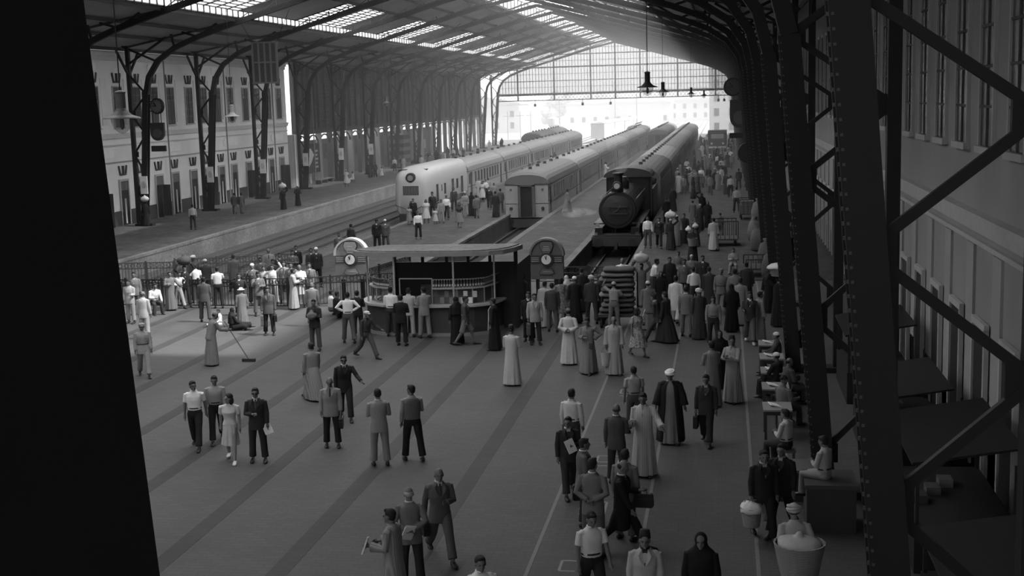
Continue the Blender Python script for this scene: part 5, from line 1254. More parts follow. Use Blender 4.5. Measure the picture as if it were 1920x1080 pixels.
tag(MB().rings([[tuple(a[2] @ (a[3]["P"] + V((dx, -.0 + dy, z)))) for dx, dy in ((-.06 + w_, d_), (.04 + w_, d_), (.04 + w_, d_ + .02), (-.06 + w_, d_ + .02))] for z, w_, d_ in ((.52, 0, .09), (.4, .0, .165), (.2, .01, .165), (-.1, .02, .185), (-.3, .03, .2))]).build("scarf", M(.7, .9, "cloth"), None), 'long white scarf of the man in the black robe', "scarf")
a = person(-7.44, 46.78, 49, legs='stand', wear='robe', top=0.04, h=1.7, label='person in dark robe beside the right end of the kiosk', lod=1)
a = person(-6.61, 42.55, 179, legs='stand', wear='suit', top=0.015, bot=0.015, h=1.7, label='man in black just behind the man in the pale jacket')
a = person(-6.32, 41.98, 199, legs='stand', al='hang', ar='hang', wear='suit', top=0.33, bot=0.03, inner=0.3, h=1.74, label='man in a pale patterned jacket holding a bag, right of the kiosk')
bag(a[1]('ar', .08), 'striped shopping bag of the man in the pale patterned jacket', 0.1, 0.28, 0.42, rz=R(288))
a = person(-6.51, 45.43, -27, legs='stride', lean=8, wear='robe', top=0.45, h=1.74, label='man in pale robe bending away under the right arched sign')
a = person(-6.04, 44.36, 3, legs='stand', wear='suit', top=0.06, bot=0.12, h=1.74, label='man in dark jacket seen from behind under the right arched sign')
a = person(-6.00, 46.55, 17, legs='stand', wear='dress', top=0.3, bot=0.3, topk='floral', hair='long', h=1.62, label='woman in patterned dress right of the arched sign', lod=1)
a = person(-5.87, 47.24, 37, legs='stand', wear='veiled', top=0.6, h=1.6, label='woman in white head cloth beside the patterned dress', lod=1)
a = person(-5.43, 46.09, 27, legs='stand', wear='robe', top=0.02, hair='skullcap', hairv=0.8, h=1.72, label='man in black robe with white skullcap near the bale cart', lod=1)
a = person(-4.82, 46.09, 1, legs='apart', wear='suit', top=0.05, bot=0.04, hair='turban', hairv=0.5, h=1.76, label='broad man in dark coat and pale turban left of the bale cart', lod=1)
a = person(-4.57, 46.77, 26, legs='stand', wear='robe', top=0.02, h=1.66, label='figure in black against the left of the bale cart', lod=1)
a = person(-3.89, 44.80, 2, legs='stand', al='up', ar='out', wear='tshirt', top=0.33, bot=0.15, hair='skullcap', hairv=0.4, h=1.7, label='man in pale vest and skullcap pushing the bale cart')
a = person(-4.07, 51.01, 183, legs='stand', al='out', ar='out', wear='shirt', top=0.8, bot=0.1, hair='thin', h=1.78, label='man in white shirt behind the bale cart', lod=1)
a = person(-4.79, 38.80, 1, legs='stand', al='behind', ar='behind', wear='robe', top=0.52, hair='skullcap', hairv=0.12, h=1.74, label='man in cream robe with hands clasped behind his back')
a = person(-4.06, 37.58, 174, legs='walk', al='hip', ar='front', lean=4, nod=12, wear='robe', top=0.2, topk='stripe', h=1.74, label='man in dark striped robe with a parcel under his arm')
bag(a[1]('al', .08), 'dark parcel under the arm of the man in the striped robe', 0.06, 0.34, 0.2, rz=R(264))
a = person(-3.26, 37.30, 185, legs='stand', al='hang', ar='hang', wear='robe', top=0.38, topk='stripe', hair='thin', h=1.76, label='man in light striped robe carrying a pale bucket basket')
basket(a[1]('ar', .06) - V((0, 0, .14)), 'pale basket carried by the man in the light striped robe', 0.17, 0.42, 0.45, None)
a = person(-2.75, 40.09, -146, legs='walk', al='front', ar='hang', yaw=60, wear='dress', top=0.35, bot=0.35, topk='floral', hair='long', h=1.6, label='woman in a full floral dress walking right of the basket carrier')
a = person(-2.23, 42.42, 73, legs='stride', al='carry', ar='fwd', lean=10, wear='suit', top=0.06, bot=0.06, h=1.74, label='man in dark suit stooping forward with a stick')
paper(a[1]('al', .1), 'dark stick-like roll in the hand of the stooping man', 93)
a = person(-1.96, 42.42, 63, legs='walk', wear='robe', top=0.03, hair='short', h=1.76, label='man in black robe behind the stooping man')
a = person(-2.68, 44.80, 13, legs='stand', wear='robe', top=0.17, hair='skullcap', hairv=0.6, h=1.72, label='man in grey robe and pale skullcap right of the bale cart')
a = person(-1.76, 46.10, -10, legs='walk', wear='overcoat', top=0.72, bot=0.6, h=1.78, label='man in a long bright white coat seen from behind', lod=1)
a = person(-1.32, 43.49, -8, legs='stand', wear='suit', top=0.2, bot=0.2, h=1.72, label='man in grey suit seen from behind beside the white coat')
a = person(-0.87, 43.01, 21, legs='stand', wear='robe', top=0.05, hair='turban', hairv=0.75, h=1.72, label='man in dark robe with white turban near the youth in pullover')
a = person(-0.38, 41.71, 179, legs='stand', wear='shirt', top=0.22, bot=0.03, h=1.66, label='youth in a grey V-neck pullover facing the viewer')
a = person(0.22, 44.40, 5, legs='stand', wear='veiled', top=0.01, h=1.66, label='woman veiled in black seen from behind, right of the pullover youth')
a = person(0.80, 42.37, 181, legs='walk', al='hang', ar='carry', wear='suit', top=0.05, bot=0.12, inner=0.85, shoes=0.6, h=1.76, label='man in black jacket, white collar and pale shoes walking up')
a = person(0.35, 47.45, -0, legs='stand', wear='suit', top=0.2, bot=0.15, h=1.78, label='man in mid-grey jacket seen from behind above the veiled woman', lod=1)
a = person(-0.15, 47.92, 182, legs='stand', wear='uniform_long', top=0.2, bot=0.2, hair='cap', hairv=0.2, h=1.74, label='man in peaked cap at the back of the right crowd', lod=1)
a = person(-1.14, 48.41, 31, legs='stand', al='front', lean=8, wear='shirt', top=0.75, bot=0.05, h=1.74, label='man in white shirt bending in the middle of the right crowd', lod=1)
a = person(-2.85, 50.99, -67, legs='stand', al='carry', ar='carry', lean=12, wear='shirt', top=0.75, bot=0.06, h=1.74, label='man in white shirt bending over behind the bale cart, right side', lod=1)
a = person(-3.22, 49.80, 164, legs='stand', al='up', ar='up', wear='robe', top=0.12, h=1.7, label='porter balancing two pale bundles on his head behind the bale cart', lod=1)
bundle(a[2] @ (a[3]["head"] + V((0, -.02, .13))), 'two pale bundles on the head of the porter behind the bale cart', v=0.5)
a = person(-2.39, 48.18, 183, legs='stand', wear='veiled', top=0.012, h=1.6, label='woman in black between the bale cart and the white coat', lod=1)
a = person(-0.60, 48.65, 1, legs='stand', wear='robe', top=0.06, h=1.7, label='figure in dark robe left of the peaked cap', lod=1)
a = person(0.53, 45.66, -1, legs='stand', wear='robe', top=0.3, topk='stripe', h=1.7, label='figure in pale striped robe beside the black-jacketed man', lod=1)
a = person(1.12, 42.65, -62, legs='stand', wear='robe', top=0.25, h=1.66, label='figure in grey robe close to the right columns')
a = person(1.63, 48.39, 8, legs='stand', wear='veiled', top=0.02, h=1.64, label='woman in black by the right columns under the white-covered basket', lod=1)
a = person(1.86, 45.45, -2, legs='stand', al='up', ar='up', wear='robe', top=0.02, h=1.78, label='porter in black carrying a white-covered basket on his head by the columns')
basket(a[2] @ (a[3]["head"] + V((0, 0, .46))), 'white-covered basket on the head of the porter by the columns', .36, .34, .25, .8, False)
a = person(-2.07, 57.98, 172, legs='sit', wear='robe', top=0.14, h=1.6, label='person sitting on the platform edge above the crowd, left one', lod=1)
a = person(-1.48, 57.61, 186, legs='squat', wear='robe', top=0.2, hair='skullcap', hairv=0.4, h=1.7, label='person squatting above the crowd near the basket porter', lod=1)
a = person(0.38, 59.28, 178, legs='sit', al='front', ar='front', wear='shirt', top=0.3, bot=0.28, h=1.55, label='boy in grey sitting on a crate on the right platform', lod=1)
a = person(-1.57, 63.21, 181, legs='stand', al='front', ar='front', wear='robe', top=0.03, h=1.72, label='porter in black holding a round basket before him with white load on his shoulder', lod=1)
basket(a[2] @ (a[3]["waist"] + V((0, .36, .15))), 'round wicker basket held by the porter in black on the right platform', .25, .38, .25, None, False)
bundle(a[2] @ (a[3]["sh"] + V((.2, -.05, .1))), "white load on the shoulder of the basket porter", (.16, .14, .1), .8)
a = person(-2.22, 51.79, 192, legs='stand', wear='robe', top=0.03, h=1.7, label='dark figure at the edge of the locomotive pit', lod=1)
a = person(-1.59, 50.96, 172, legs='stand', wear='suit', top=0.12, bot=0.05, h=1.72, label='man in grey jacket behind the bending white shirt', lod=1)
a = person(-0.89, 51.77, 181, legs='stand', wear='suit', top=0.04, bot=0.04, inner=0.7, h=1.76, label='man in black jacket left of the peaked cap, farther back', lod=1)
a = person(0.82, 49.75, -1, legs='stand', wear='robe', top=0.04, h=1.72, label='figure in black at the back right of the crowd', lod=1)
a = person(-5.45, 48.56, 21, legs='stand', wear='robe', top=0.03, h=1.7, label='dark figure between the skullcap man and the turbaned man', lod=1)
a = person(-0.36, 33.50, 31, legs='stand', al='front', ar='front', wear='robe', top=0.22, topk='stripe', hair='short', h=1.74, label='man in grey striped robe with folded arms seen from behind, left of two robed men')
a = person(0.19, 33.95, 150, legs='stand', al='cross', ar='cross', yaw=30, wear='robe', top=0.3, topk='stripe', hair='fez', h=1.78, label='man in pale striped robe and fez with folded arms, right of two robed men')
a = person(-0.17, 35.65, 190, legs='stand', wear='veiled', top=0.012, h=1.64, label='woman in black veil behind the two robed men')
a = person(-0.45, 29.79, 173, legs='walk', al='hang', ar='hang', nod=6, wear='suit', top=0.04, bot=0.03, inner=0.3, h=1.72, label='man in dark suit and open collar carrying a briefcase, right of the cloaked man')
bag(a[1]('ar', .08), 'dark briefcase right of the cloaked man', 0.02, 0.3, 0.3, rz=R(262))
a = person(-1.29, 29.74, 180, legs='stand', al='side', ar='side', nod=10, wear='cloaked', top=0.02, inner=0.24, hair='turban', hairv=0.9, h=1.78, label='man in black cloak over striped robe with a bright white turban')
a = person(-2.21, 30.67, 16, legs='stand', wear='tshirt', top=0.33, bot=0.08, h=1.66, label='youth in pale T-shirt seen from behind before the tall robed man')
a = person(-1.76, 27.10, 176, legs='stand', al='out', ar='carry', nod=8, wear='robe', top=0.48, topk='stripe', h=1.84, label='tall man in light striped robe gesturing with his arm')
a = person(-2.29, 26.44, -5, legs='stand', al='hang', ar='carry', wear='suit', top=0.08, bot=0.05, hair='bald', hairv=0.05, h=1.74, label='bald man in dark jacket seen from behind talking to the tall robed man')
a = person(-3.41, 27.82, -13, legs='stand', wear='shirt', top=0.62, bot=0.05, h=1.74, label='man in white shirt seen from behind, behind the woman with the letter')
a = person(-3.23, 25.63, -163, legs='walk2', al='front', ar='hang', yaw=-25, wear='suit', top=0.03, bot=0.035, inner=0.5, h=1.72, label='person in slim dark suit walking with a white letter in hand')
paper(a[1]('al', .1), 'white letter in the hand of the person in the slim dark suit', -142)
a = person(-2.71, 23.74, -73, legs='stand', al='hang', ar='hang', wear='suit', top=0.12, bot=0.03, inner=0.8, h=1.72, label='man in grey jacket in profile carrying a large dark briefcase')
bag(a[1]('al', .08), 'large dark briefcase in the lower centre crowd', 0.015, 0.5, 0.32, rz=R(16))
a = person(-2.35, 22.02, -8, legs='stand', al='behind', ar='behind', yaw=-15, wear='suit', top=0.16, bot=0.1, inner=0.7, h=1.82, label='man in grey suit with hands behind his back, lower centre')
a = person(-1.87, 22.39, -95, legs='stride', al='carry', ar='fwd', nod=15, wear='overcoat', top=0.012, bot=0.015, hair='thin', h=1.78, label='man in long black coat striding right, lower centre')
bag(a[1]('al', .08), 'dark bag swinging behind the man in the long black coat', 0.02, rz=R(-5))
a = person(-1.85, 22.99, -15, legs='stand', wear='suit', top=0.2, bot=0.1, h=1.72, label='man in pale jacket hidden behind the long black coat')
a = person(-2.12, 19.49, -154, legs='walk', al='fwd', ar='hang', nod=12, wear='tshirt', top=0.62, bot=0.02, h=1.74, label='man in white short-sleeved shirt walking at the lower edge')
a = person(-1.20, 18.44, 182, legs='stand', wear='suit', top=0.4, bot=0.1, inner=0.02, hair='fez', h=1.74, label='man in pale jacket and dark cap cut by the lower edge')
a = person(-0.37, 18.48, 176, legs='stand', wear='veiled', top=0.01, h=1.74, label='woman veiled in black cut by the lower edge')
a = person(0.68, 23.20, -167, legs='walk', al='hang', ar='hang', wear='suit', top=0.018, bot=0.015, inner=0.3, h=1.76, label='man in dark suit carrying two cloth-covered baskets, left of the pair')
basket(a[1]('ar', .06) - V((0, 0, .14)), 'cloth-covered basket in the right hand of the basket pair', 0.2, 0.36, 0.3, 0.75)
a = person(1.03, 23.58, 157, legs='walk2', al='hang', ar='hang', wear='suit', top=0.018, bot=0.015, inner=0.4, h=1.78, label='man in dark suit helping with the baskets, right of the pair')
basket(a[1]('ar', .06) - V((0, 0, .14)), 'tall basket between the two dark-suited men', 0.15, 0.42, 0.3, 0.45)
a = person(1.08, 19.80, 9, legs='stand', al='behind', ar='behind', lean=12, wear='robe', top=0.35, hair='turban', hairv=0.45, h=1.74, label='turbaned porter in pale cloth bent under a large basket, lower right')
basket(a[2] @ (a[3]["head"] + V((.0, -.44, -.34))), 'very large cloth-wrapped basket of the turbaned porter, lower right', .4, .5, .32, None, False)
bundle(a[2] @ (a[3]["head"] + V((.0, -.44, -.5))), "pale cloth load heaped in the very large basket, lower right", (.34, .3, .13), .45)
a = person(1.49, 37.52, 88, legs='sit', al='knee', ar='knee', wear='robe', top=0.06, hair='skullcap', hairv=0.7, h=1.68, label='seated man in dark robe and white cap farthest along the tables')
a = person(1.37, 34.43, 58, legs='sit', al='knee', ar='front', wear='robe', top=0.02, hair='skullcap', hairv=0.7, h=1.7, label='seated man in black robe and white cap at the second table')
a = person(1.64, 33.83, -63, legs='sit', al='front', ar='front', wear='robe', top=0.07, hair='thin', h=1.68, label='seated man in grey between the white cap and the tables')
a = person(1.40, 31.48, -43, legs='sit', al='front', ar='carry', wear='shirt', top=0.15, bot=0.04, hair='curly', hairv=0.02, h=1.7, label='seated man with dark curly hair and grey shirt writing at a table')
a = person(1.32, 28.12, 57, legs='sit', al='front', ar='front', wear='shirt', top=0.5, bot=0.03, h=1.7, label='seated man in white shirt at the nearest table')
a = person(1.84, 24.10, 56, legs='sit', al='front', ar='front', nod=12, wear='shirt', top=0.4, bot=0.3, h=1.6, z=0.55, label='boy in pale clothes sitting high on a chest among the columns')
a = person(2.69, 40.71, 116, legs='stand', wear='robe', top=0.2, h=1.6, label='figure behind the writing tables, half hidden by a column', lod=1)
a = person(-19.29, 69.39, 194, legs='stand', wear='suit', top=0.02, bot=0.02, hair='cap', hairv=0.02, h=1.76, label='man in black with dark hat above the kiosk roof', lod=1)
a = person(-18.92, 69.87, 200, legs='stand', wear='suit', top=0.1, bot=0.08, inner=0.85, hair='skullcap', hairv=0.85, h=1.7, label='man in open jacket with bright shirt above the kiosk roof', lod=1)
a = person(-18.32, 75.25, 196, legs='stand', wear='shirt', top=0.8, bot=0.03, h=1.66, label='man in white shirt and black trousers alone in front of the railcar crowd', lod=1)
a = person(-19.60, 63.22, 195, legs='stand', wear='suit', top=0.1, bot=0.08, h=1.66, label='man standing at the left edge of the arched sign', lod=1)
a = person(-20.23, 67.51, -23, legs='stand', wear='robe', top=0.04, h=1.7, label='dark figure with a bag above the left arched sign', lod=1)
a = person(-21.12, 84.34, 189, legs='stand', wear='dress', top=0.3, bot=0.2, hair='long', h=1.25, label='child at the left of the railcar crowd', lod=1)
a = person(-20.91, 84.67, 192, legs='stand', wear='suit', top=0.02, bot=0.02, inner=0.5, h=1.72, label='man in black with open collar at the railcar nose', lod=1)
a = person(-20.16, 85.31, 193, legs='stand', wear='dress', top=0.6, bot=0.55, hair='long', h=1.6, label='girl in white dress carrying flowers by the railcar', lod=1)
a = person(-19.34, 84.47, 193, legs='stand', wear='dress', top=0.5, bot=0.5, hair='long', h=1.05, label='smallest child in pale dress by the railcar', lod=1)
a = person(-20.51, 88.82, 191, legs='stand', wear='suit', top=0.03, bot=0.03, inner=0.4, hair='fez', h=1.82, label='tall man in black with fez by the railcar cab door', lod=1)
a = person(-19.08, 85.17, 195, legs='stand', wear='shirt', top=0.32, bot=0.3, h=1.6, label='woman in mid-grey dress beside the tall man with fez', lod=1)
a = person(-19.29, 87.86, 194, legs='walk', wear='shirt', top=0.8, bot=0.03, h=1.72, label='man in white shirt with dark bag by the railcar door', lod=1)
a = person(-17.18, 82.09, 188, legs='walk', wear='dress', top=0.06, bot=0.2, hair='long', h=1.66, label='woman in dark top at the right front of the railcar crowd', lod=1)
a = person(-20.10, 94.26, 197, legs='stand', wear='suit', top=0.05, bot=0.04, inner=0.8, h=1.76, label='man in dark suit near the open railcar door', lod=1)
a = person(-18.33, 89.72, 192, legs='stand', wear='uniform_long', top=0.3, bot=0.35, hair='fez', hairv=0.5, h=1.74, label='man in pale uniform with a light fez in the railcar crowd', lod=1)
a = person(-17.93, 90.07, 21, legs='stand', wear='veiled', top=0.015, h=1.7, label='woman in black beside the pale uniform', lod=1)
a = person(-17.17, 87.96, 11, legs='walk', wear='suit', top=0.16, bot=0.1, h=1.7, label='man in grey jacket seen from behind in the railcar crowd', lod=1)
a = person(-19.55, 102.92, 191, legs='stand', wear='dress', top=0.5, bot=0.5, hair='long', h=1.66, label='woman in pale dress between the two trains', lod=1)
a = person(-17.57, 95.20, 188, legs='walk', wear='suit', top=0.02, bot=0.02, inner=0.85, h=1.76, label='man in black suit, white shirt showing, near the pale coach', lod=1)
a = person(-15.98, 88.98, 30, legs='stand', wear='robe', top=0.02, hair='fez', h=1.76, label='man in black robe just left of the pale coach end', lod=1)
a = person(-16.29, 92.78, 10, legs='stand', wear='suit', top=0.09, bot=0.05, h=1.74, label='man in grey suit touching the corner of the pale coach', lod=1)
a = person(-17.98, 99.56, 10, legs='stand', wear='suit', top=0.25, bot=0.2, h=1.72, label='man in light grey jacket behind the black robe', lod=1)
a = person(-19.67, 106.21, 10, legs='stand', wear='suit', top=0.3, bot=0.2, h=1.72, label='man in light jacket deeper between the two trains', lod=1)
a = person(-11.25, 91.99, -53, legs='walk', wear='robe', top=0.2, h=1.72, label='man in grey robe stepping beside the pale coach window row', lod=1)
a = person(-11.71, 127.93, -85, legs='stand', al='out', ar='out', wear='robe', top=0.6, h=1.76, label='man in pale robe between the pale coaches and the locomotive', lod=1)
a = person(-35.87, 82.54, 18, legs='stand', wear='shirt', top=0.45, bot=0.05, h=1.72, label='man in light shirt and dark trousers alone on the left platform', lod=1)
a = person(-37.47, 94.25, 20, legs='walk', wear='suit', top=0.1, bot=0.14, h=1.7, label='left one of two men in grey suits walking away on the left platform', lod=1)
a = person(-36.87, 94.16, 13, legs='walk', wear='suit', top=0.13, bot=0.14, h=1.7, label='right one of two men in grey suits walking away on the left platform', lod=1)
a = person(-34.68, 97.52, 195, legs='stand', al='up', ar='hang', wear='veiled', top=0.015, h=1.72, label='woman in black carrying a white bundle on her head', lod=1)
bundle(a[2] @ (a[3]["head"] + V((0, -.02, .13))), 'white bundle on the head of the woman in black', v=0.8)
a = person(-34.65, 100.97, 179, legs='stand', al='out', ar='front', wear='veiled', top=0.015, h=1.66, label='woman in black right of the bundle carrier', lod=1)
a = person(-40.75, 85.66, 15, legs='stand', wear='veiled', top=0.02, h=1.72, label='person in black beside the first left column', lod=1)
bundle(a[2] @ (a[3]["head"] + V((0, -.02, .13))), 'white bundle beside the first left column', v=0.7)
a = person(-37.53, 124.51, 22, legs='stand', wear='dress', top=0.6, bot=0.55, hair='skullcap', hairv=0.5, h=1.7, label='person in white standing by a low cart near the arcade', lod=1)
a = person(-38.55, 130.28, 116, legs='sit', wear='robe', top=0.65, h=1.6, label='person in white sitting near the arcade', lod=1)
a = person(-39.12, 139.18, 16, legs='stand', wear='robe', top=0.02, h=1.7, label='figure in black at the arcade left of the striped kiosk', lod=1)
a = person(-38.52, 139.00, 15, legs='stand', wear='suit', top=0.03, bot=0.02, h=1.7, label='dark-suited man at the arcade beside the striped kiosk', lod=1)
a = person(-37.72, 138.77, 195, legs='stand', wear='dress', top=0.7, bot=0.6, hair='long', h=1.2, label='child in white at the arcade beside the striped kiosk', lod=1)
a = person(-4.13, 69.44, 179, legs='stand', wear='shirt', top=0.75, bot=0.09, h=1.72, label='man in white shirt walking beside the locomotive buffer', lod=1)
a = person(-3.52, 69.39, 181, legs='walk', wear='suit', top=0.03, bot=0.03, inner=0.8, h=1.7, label='man in black suit right of the white shirt by the locomotive', lod=1)
a = person(-2.86, 68.61, 182, legs='walk', al='up', ar='hang', wear='robe', top=0.03, hair='skullcap', hairv=0.8, h=1.7, label='porter in black robe with a large pale sack on his shoulder', lod=1)
bundle(a[2] @ (a[3]["head"] + V((0, -.02, .13))), 'large pale sack on the shoulder of the porter in black', v=0.6)
a = person(-2.57, 70.05, 177, legs='stand', wear='robe', top=0.22, hair='skullcap', hairv=0.5, h=1.7, label='man in grey robe and cap right of the sack porter', lod=1)
a = person(-2.22, 71.04, 182, legs='stand', wear='robe', top=0.03, h=1.7, label='tall dark robed figure with hands folded on the right platform', lod=1)
a = person(-1.58, 69.97, 179, legs='walk', wear='robe', top=0.08, h=1.66, label='figure holding a round pale bundle on the right platform', lod=1)
bundle(a[2] @ (a[3]["waist"] + V((0, .27, .0))), 'round pale bundle held by the figure on the right platform', (.17, .15, .13), 0.5)
a = person(-0.59, 68.19, 4, legs='walk', wear='robe', top=0.42, topk='stripe', hair='short', h=1.76, label='man in light striped robe walking away beside the iron trolley', lod=1)
a = person(-0.25, 74.34, 20, legs='stand', wear='shirt', top=0.14, bot=0.12, h=1.4, label='boy beyond the iron trolley', lod=1)
a = person(-1.51, 85.77, 11, legs='stand', al='up', wear='veiled', top=0.015, h=1.68, label='veiled woman in black bending at the middle of the right platform', lod=1)
a = person(-1.04, 79.51, 171, legs='stand', wear='veiled', top=0.015, h=1.66, label='veiled woman in black below the bending one', lod=1)
a = person(-1.48, 78.30, 191, legs='stand', wear='robe', top=0.04, hair='skullcap', hairv=0.5, h=1.6, label='dark robed figure with pale cap left of the veiled women', lod=1)
a = person(-2.02, 82.28, 1, legs='stand', wear='robe', top=0.13, h=1.5, label='grey figure with a basket left of the veiled women', lod=1)
a = person(0.46, 102.74, -0, legs='stand', wear='shirt', top=0.5, bot=0.03, h=1.76, label='man in white shirt and black trousers, farther of two walking away', lod=1)
a = person(0.80, 89.70, -1, legs='apart', wear='shirt', top=0.42, bot=0.025, h=1.78, label='man in white shirt and black trousers, nearer of two walking away', lod=1)
a = person(-0.50, 114.12, 150, legs='walk', wear='suit', top=0.5, bot=0.5, h=1.74, label='man in white suit striding along the right platform', lod=1)
a = person(-0.04, 120.91, 0, legs='stand', wear='robe', top=0.02, hair='skullcap', hairv=0.6, h=1.7, label='man in black robe and white cap beside the white suit', lod=1)
a = person(1.19, 111.81, -1, legs='stand', wear='suit', top=0.03, bot=0.03, h=1.76, label='man in black suit right of the walking white suit', lod=1)
a = person(-1.27, 108.12, 21, legs='stand', wear='robe', top=0.1, h=1.72, label='grey robed figure left of the white suit', lod=1)
a = person(-4.12, 114.99, 2, legs='stand', wear='robe', top=0.33, hair='skullcap', hairv=0.6, h=1.74, label='man in pale robe and cap against the dark coach', lod=1)
a = person(1.98, 113.53, -1, legs='stand', wear='robe', top=0.02, h=1.75, label='figure in black close to the far right columns', lod=1)
a = person(-3.64, 91.64, 22, legs='stand', wear='robe', top=0.012, h=1.72, label='black figure in the shade of the locomotive tender', lod=1)
a = person(-3.69, 82.49, 13, legs='stand', wear='suit', top=0.012, bot=0.012, h=1.72, label='black figure in the shade of the locomotive cab', lod=1)

# ---------------------------------------------------------------- small things of the concourse
# cart piled with rolled bales
cx1, cy1 = (-3.80, 45.51)
t = thing('bale_cart', 'low handcart carrying the tall stack of rolled bales', 'cart', (cx1, cy1, 0))
MB().box(-.68, .68, -.6, .6, .42, .52).build('deck', M(.06), t)
for s in (-1, 1):
    MB().lathe((s * .58, .35, .21), [(0, -.04), (.21, -.04), (.21, .04), (0, .04)], 14, 'x').build('wheel', M(.03), t)
    MB().lathe((s * .58, -.35, .21), [(0, -.04), (.21, -.04), (.21, .04), (0, .04)], 14, 'x').build('wheel', M(.03), t)
    MB().bar((s * .66, .55, .5), (s * .66, .55, 1.9), .05).build('stake', M(.05), t)
for k in range(9):
    for c in range(1):
        z = .52 + .1 + k * .182
        mb = MB(); w_ = .62 - .025 * (k % 3); sh_ = .05 * ((k * 7) % 3 - 1)
        mb.tube([(-w_, 0, 0), (-w_ * .9, 0, 0), (-w_ * .5, 0, .01), (0, 0, -.01), (w_ * .5, 0, .01), (w_ * .9, 0, 0), (w_, 0, 0)], [(.2, .045), (.4, .09), (.43, .1), (.41, .096), (.43, .1), (.4, .09), (.2, .045)], 14)
        o = mb.build('rolled_bale', M((.10, .16, .12, .2)[k % 4], .9, 'cloth'), None, smooth=True, label='rolled cloth bale, %s from the bottom of the stack on the cart' % ordn[k], cat='bale', group='rolled bales on the handcart'); o.location = (cx1 + sh_, cy1, z)
# stack of jute sacks and trolleys by the right columns
def trolley(x, y, label, rz=0.0, h_=1.1, w_=1.5, load=False):
    t = thing('luggage_trolley', label, 'trolley', (x, y, 0), rz)
    MB().box(-w_/2, w_/2, -.9, .9, .32, .4).build('deck', M(.07), t)
    for yy in (-.9, .9):
        MB().bar((-w_/2, yy, .4), (-w_/2, yy, h_), .05).bar((w_/2, yy, .4), (w_/2, yy, h_), .05).bar((-w_/2, yy, h_), (w_/2, yy, h_), .05).build('end_frame', M(.05), t)
        for q in range(1, 6): MB().bar((-w_/2 + w_ * q / 6, yy, .4), (-w_/2 + w_ * q / 6, yy, h_), .03).build('bar', M(.05), t)
    for sx in (-1, 1):
        for sy in (-.6, .6): MB().lathe((sx * (w_/2 - .1), sy, .16), [(0, -.04), (.16, -.04), (.16, .04), (0, .04)], 12, 'x').build('wheel', M(.02), t)
    if load: MB().box(-w_/2 + .05, w_/2 - .05, -.8, .8, .4, .95).box(-w_/2 + .1, w_/2 - .1, -.7, .7, .95, 1.2).build('mail_load', M(.16), t)
trolley(-0.04, 70.74, 'iron-railed luggage trolley beside the striped robe on the right platform', 0.05, 1.35, 1.4, False)
trolley(1.68, 85.50, 'loaded luggage trolley with rails against the right columns', 0.05, 1.3, 1.5, True)
trolley(-2.60, 115.53, 'flat handcart heaped with mail among the far crowd', 0.05, 0.9, 1.6, True)
trolley(2.56, 161.79, 'tall loaded trolley near the lorry', 0.05, 2.2, 2, True)
trolley(1.54, 58.73, 'low trolley behind the boy on the crate', 0.05, 0.8, 1.3, False)
def sack(x, y, z, r, v, label, rz=0.0, tilt=0.0):
    mb = MB().tube([(0, 0, 0), (0, 0, .08), (0, 0, r[2] * .5), (0, 0, r[2] * .88), (0, 0, r[2] * .97), (0, 0, r[2] * 1.08)], [(r[0] * .6, r[1] * .6), (r[0], r[1]), (r[0] * 1.05, r[1] * 1.05), (r[0] * .7, r[1] * .7), (r[0] * .25, r[1] * .25), (r[0] * .4, r[1] * .4)], 14)
    o = mb.build('sack', M(v, .9, 'cloth'), None, smooth=True, label=label, cat='sack'); o.location = (x, y, z); o.rotation_euler = (tilt, 0, rz); return o
sack(1.81, 67.77, 0, (.5, .42, 1.25), 0.12, 'big jute sack leaning nearest in the heap by the right columns', 0.7, -0.10)
sack(1.72, 72.25, 0, (.5, .42, 1.25), 0.16, 'tall jute sack in the middle of the heap by the right columns', 1.2, -0.08)
sack(2.23, 69.65, 0, (.5, .42, 1.25), 0.1, 'dark jute sack against the column in the heap', 0.2, -0.02)
sack(1.96, 76.71, 0, (.5, .42, 1.25), 0.13, 'jute sack at the back of the heap by the right columns', 2.8, 0.07)
sack(2.01, 61.42, 0, (.5, .42, 1.25), 0.1, 'rounded sack on the floor below the heap', 2.3, -0.07)
sack(1.93, 73.30, 0.95, (.5, .42, 1.25), 0.14, 'sack lying on top of the heap by the right columns', 1.6, -0.05)
sack(2.10, 57.13, 0, (.5, .42, 1.25), 0.08, 'dark sack beside the column foot', 0.5, -0.09)
# writing tables
t = thing("writing_table", 'first writing table from the far end, with an upright paper', "table", (1.32, 38.6, 0), group="writing tables along the right columns")
MB().box(-.34, .34, -.42, .42, .7, .74).build("tabletop", M(.26, .6), t)
MB().box(-.3, .3, -.38, .38, .6, .7).build("apron", M(.05), t)
for sx in (-.28, .28):
    for sy in (-.36, .36): MB().box(sx - .03, sx + .03, sy - .03, sy + .03, 0, .6).build("leg", M(.05), t)
paper((1.27, 38.65, .76), "white sheets lying on the first writing table", 10, .28, .36, .85, 88)
t = thing("writing_table", 'second writing table from the far end', "table", (1.3, 36.6, 0), group="writing tables along the right columns")
MB().box(-.34, .34, -.42, .42, .7, .74).build("tabletop", M(.26, .6), t)
MB().box(-.3, .3, -.38, .38, .6, .7).build("apron", M(.05), t)
for sx in (-.28, .28):
    for sy in (-.36, .36): MB().box(sx - .03, sx + .03, sy - .03, sy + .03, 0, .6).build("leg", M(.05), t)
paper((1.25, 36.65, .76), "white sheets lying on the second writing table", 10, .28, .36, .85, 88)
t = thing("writing_table", 'third writing table, papers spread out', "table", (1.28, 34.7, 0), group="writing tables along the right columns")
MB().box(-.34, .34, -.42, .42, .7, .74).build("tabletop", M(.26, .6), t)
MB().box(-.3, .3, -.38, .38, .6, .7).build("apron", M(.05), t)
